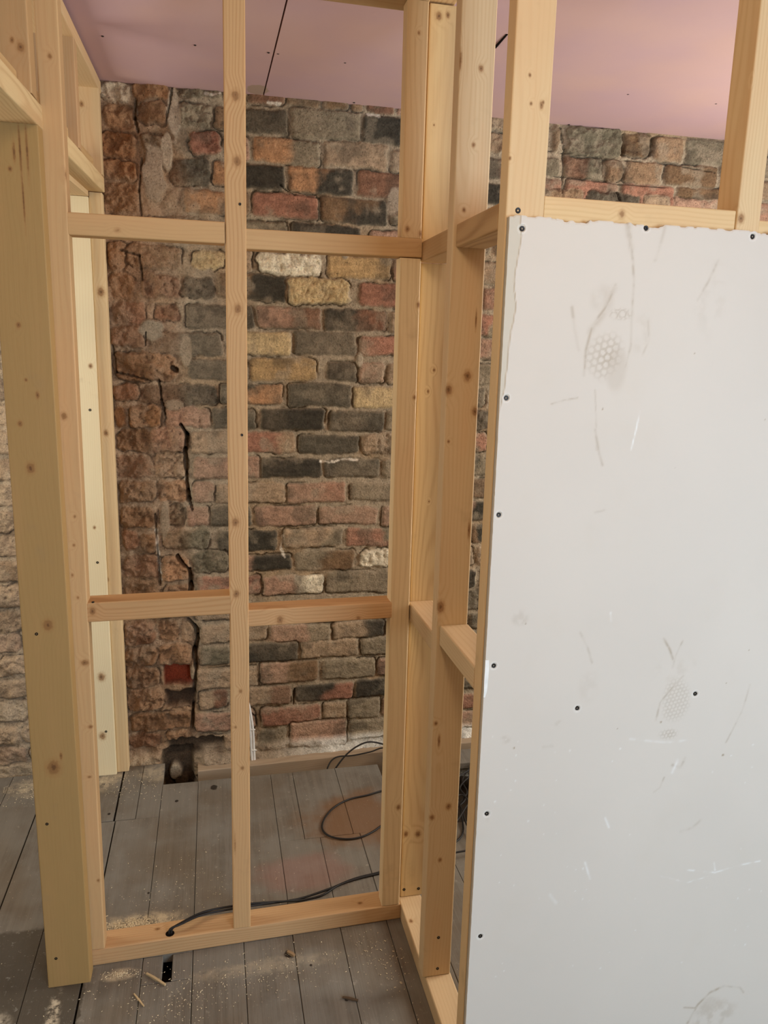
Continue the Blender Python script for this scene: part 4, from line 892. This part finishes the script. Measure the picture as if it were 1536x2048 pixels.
# white pair clipped to the bricks
M_CLIP = flat_mat('white_clip', (232, 228, 218), 0.4, 0.4)
def WY(x, y, d=0.006): return atY(x, y, YW-0.030-d)
for i, dx in enumerate((0, 5)):
    pts = [WY(493-i*0, 1392), WY(494+dx*.5, 1405), WY(497+dx*.8, 1425), WY(501+dx, 1460), WY(503+dx, 1500), WY(506+dx*.8, 1535), WY(508+dx*.5, 1552), WY(508+dx*.5, 1580)]
    c = tube('cable', pts, 0.0042, M_CABW)
    tag(c, ['left one of two white cables clipped down the bricks behind the centre stud', 'right one of two white cables clipped down the bricks behind the centre stud'][i], 'cable', 'white clipped cables')
    if i == 0:
        for (x, y) in [(504, 1459), (507, 1500)]:
            q = WY(x, y)
            bm = bmesh.new(); bmesh.ops.create_cube(bm, size=1.0)
            for v in bm.verts: v.co = Vector((v.co.x*0.017, v.co.y*0.009, v.co.z*0.0045))
            bmesh.ops.bevel(bm, geom=bm.edges[:], offset=0.001, segments=2, affect='EDGES')
            r = bmesh.ops.create_icosphere(bm, subdivisions=2, radius=0.0028)['verts']
            for v in r: v.co += Vector((0.0095, 0, 0))
            k = link('cable_clip', bm_mesh(bm, 'cable_clip'), M_CLIP, c); k.location = Vector([float(a) for a in q])-Vector((0, 0.0, 0)); k.rotation_euler = (0, 0.12, 0)

# ------------------------------------------------------------------ offcuts and sawdust
def splinter(name, a, b, w, h, label, cat, base=(206, 176, 132)):
    a = Vector([float(v) for v in a]); b = Vector([float(v) for v in b]); L = (b-a).length
    bm = bmesh.new(); bmesh.ops.create_cube(bm, size=1.0); rnd = random.Random(int(L*1e5))
    bmesh.ops.subdivide_edges(bm, edges=[e for e in bm.edges if abs((e.verts[0].co-e.verts[1].co).z) > 0.5], cuts=4)
    for v in bm.verts:
        t = 1-0.45*abs(v.co.z)*rnd.uniform(0.6, 1.4)
        v.co = Vector((v.co.x*w*t+rnd.uniform(-1, 1)*w*0.08, v.co.y*h*t, v.co.z*L))
    o = link(name, bm_mesh(bm, name), wood_mat(base, tuple(int(c*0.8) for c in base), 0.3))
    z = (b-a).normalized(); x = Vector((0, 0, 1)).cross(z).normalized(); y = z.cross(x)
    M = Matrix((x, y, z)).transposed().to_4x4(); M.translation = (a+b)/2; M.translation.z = h*0.5+0.0006; o.matrix_world = M
    tag(o, label, cat)
splinter('wood_splinter', atZ(293, 1949, 0), atZ(331, 1972, 0), 0.006, 0.005, 'pale wood splinter on the floorboards near the notch, the thicker stick', 'wood scrap')
splinter('wood_splinter', atZ(268, 1989, 0), atZ(288, 2014, 0), 0.004, 0.003, 'thin pale wood splinter near the bottom edge left of centre', 'wood scrap')
splinter('wood_splinter', atZ(685, 1996, 0), atZ(716, 2003, 0), 0.006, 0.004, 'dark brown sliver lying near the bottom edge right of centre', 'wood scrap', (92, 70, 50))
splinter('wood_chip', atZ(575, 1906, 0), atZ(589, 1914, 0), 0.008, 0.007, 'small brown wood chip beside the dark knot before the frame', 'wood scrap', (150, 118, 84))
def sawdust():
    rnd = random.Random(8); bm = bmesh.new()
    def chip(x, y, z, s):
        c = Vector((x, y, z+s*0.3)); e = rnd.uniform(0, 6.28); a = Vector((math.cos(e), math.sin(e), rnd.uniform(-.2, .4)))*s*rnd.uniform(.6, 1.8); b = Vector((-math.sin(e), math.cos(e), rnd.uniform(-.2, .3)))*s*rnd.uniform(.4, .8)
        vs = [bm.verts.new(c+a+b), bm.verts.new(c-a+b), bm.verts.new(c-a-b), bm.verts.new(c+a-b)]; t = bm.verts.new(c+Vector((0, 0, s*0.7)))
        bm.faces.new(vs)
        for i in range(4): bm.faces.new((vs[i], vs[(i+1) % 4], t))
    for (cx, cy, rx, ry, n, s) in [(-0.235, 1.86, 0.07, 0.030, 900, .0013), (-0.25, 1.70, 0.04, 0.012, 160, .0011), (0.05, 1.64, 0.35, 0.06, 320, .0010), (-0.10, 1.95, 0.22, 0.18, 220, .0010), (-0.30, 2.55, 0.16, 0.10, 200, .0012), (-0.60, 2.58, 0.15, 0.09, 250, .0014), (0.40, 1.62, 0.06, 0.12, 120, .0011), (-0.10, 1.58, 0.15, 0.07, 160, .0011)]:
        for _ in range(n):
            x = rnd.gauss(cx, rx*0.55); y = rnd.gauss(cy, ry*0.55); d = math.hypot((x-cx)/rx, (y-cy)/ry)
            if y > 2.52 and x > -0.21: continue
            if 1.732 < y < 1.81 and -0.33 < x < 0.47: continue
            if -0.42 < x < -0.31 and 1.68 < y < 1.74: continue
            if x > 0.455: continue
            chip(x, y, max(0, 0.004*(1-d)) if n == 900 else 0, s*rnd.uniform(0.5, 1.5))
    tag(link('sawdust', bm_mesh(bm, 'sawdust'), flat_mat('sawdust', (220, 202, 166), 0.9, 0.1)), 'pale sawdust and shavings scattered over the grey floorboards', 'sawdust', kind='stuff')
sawdust()
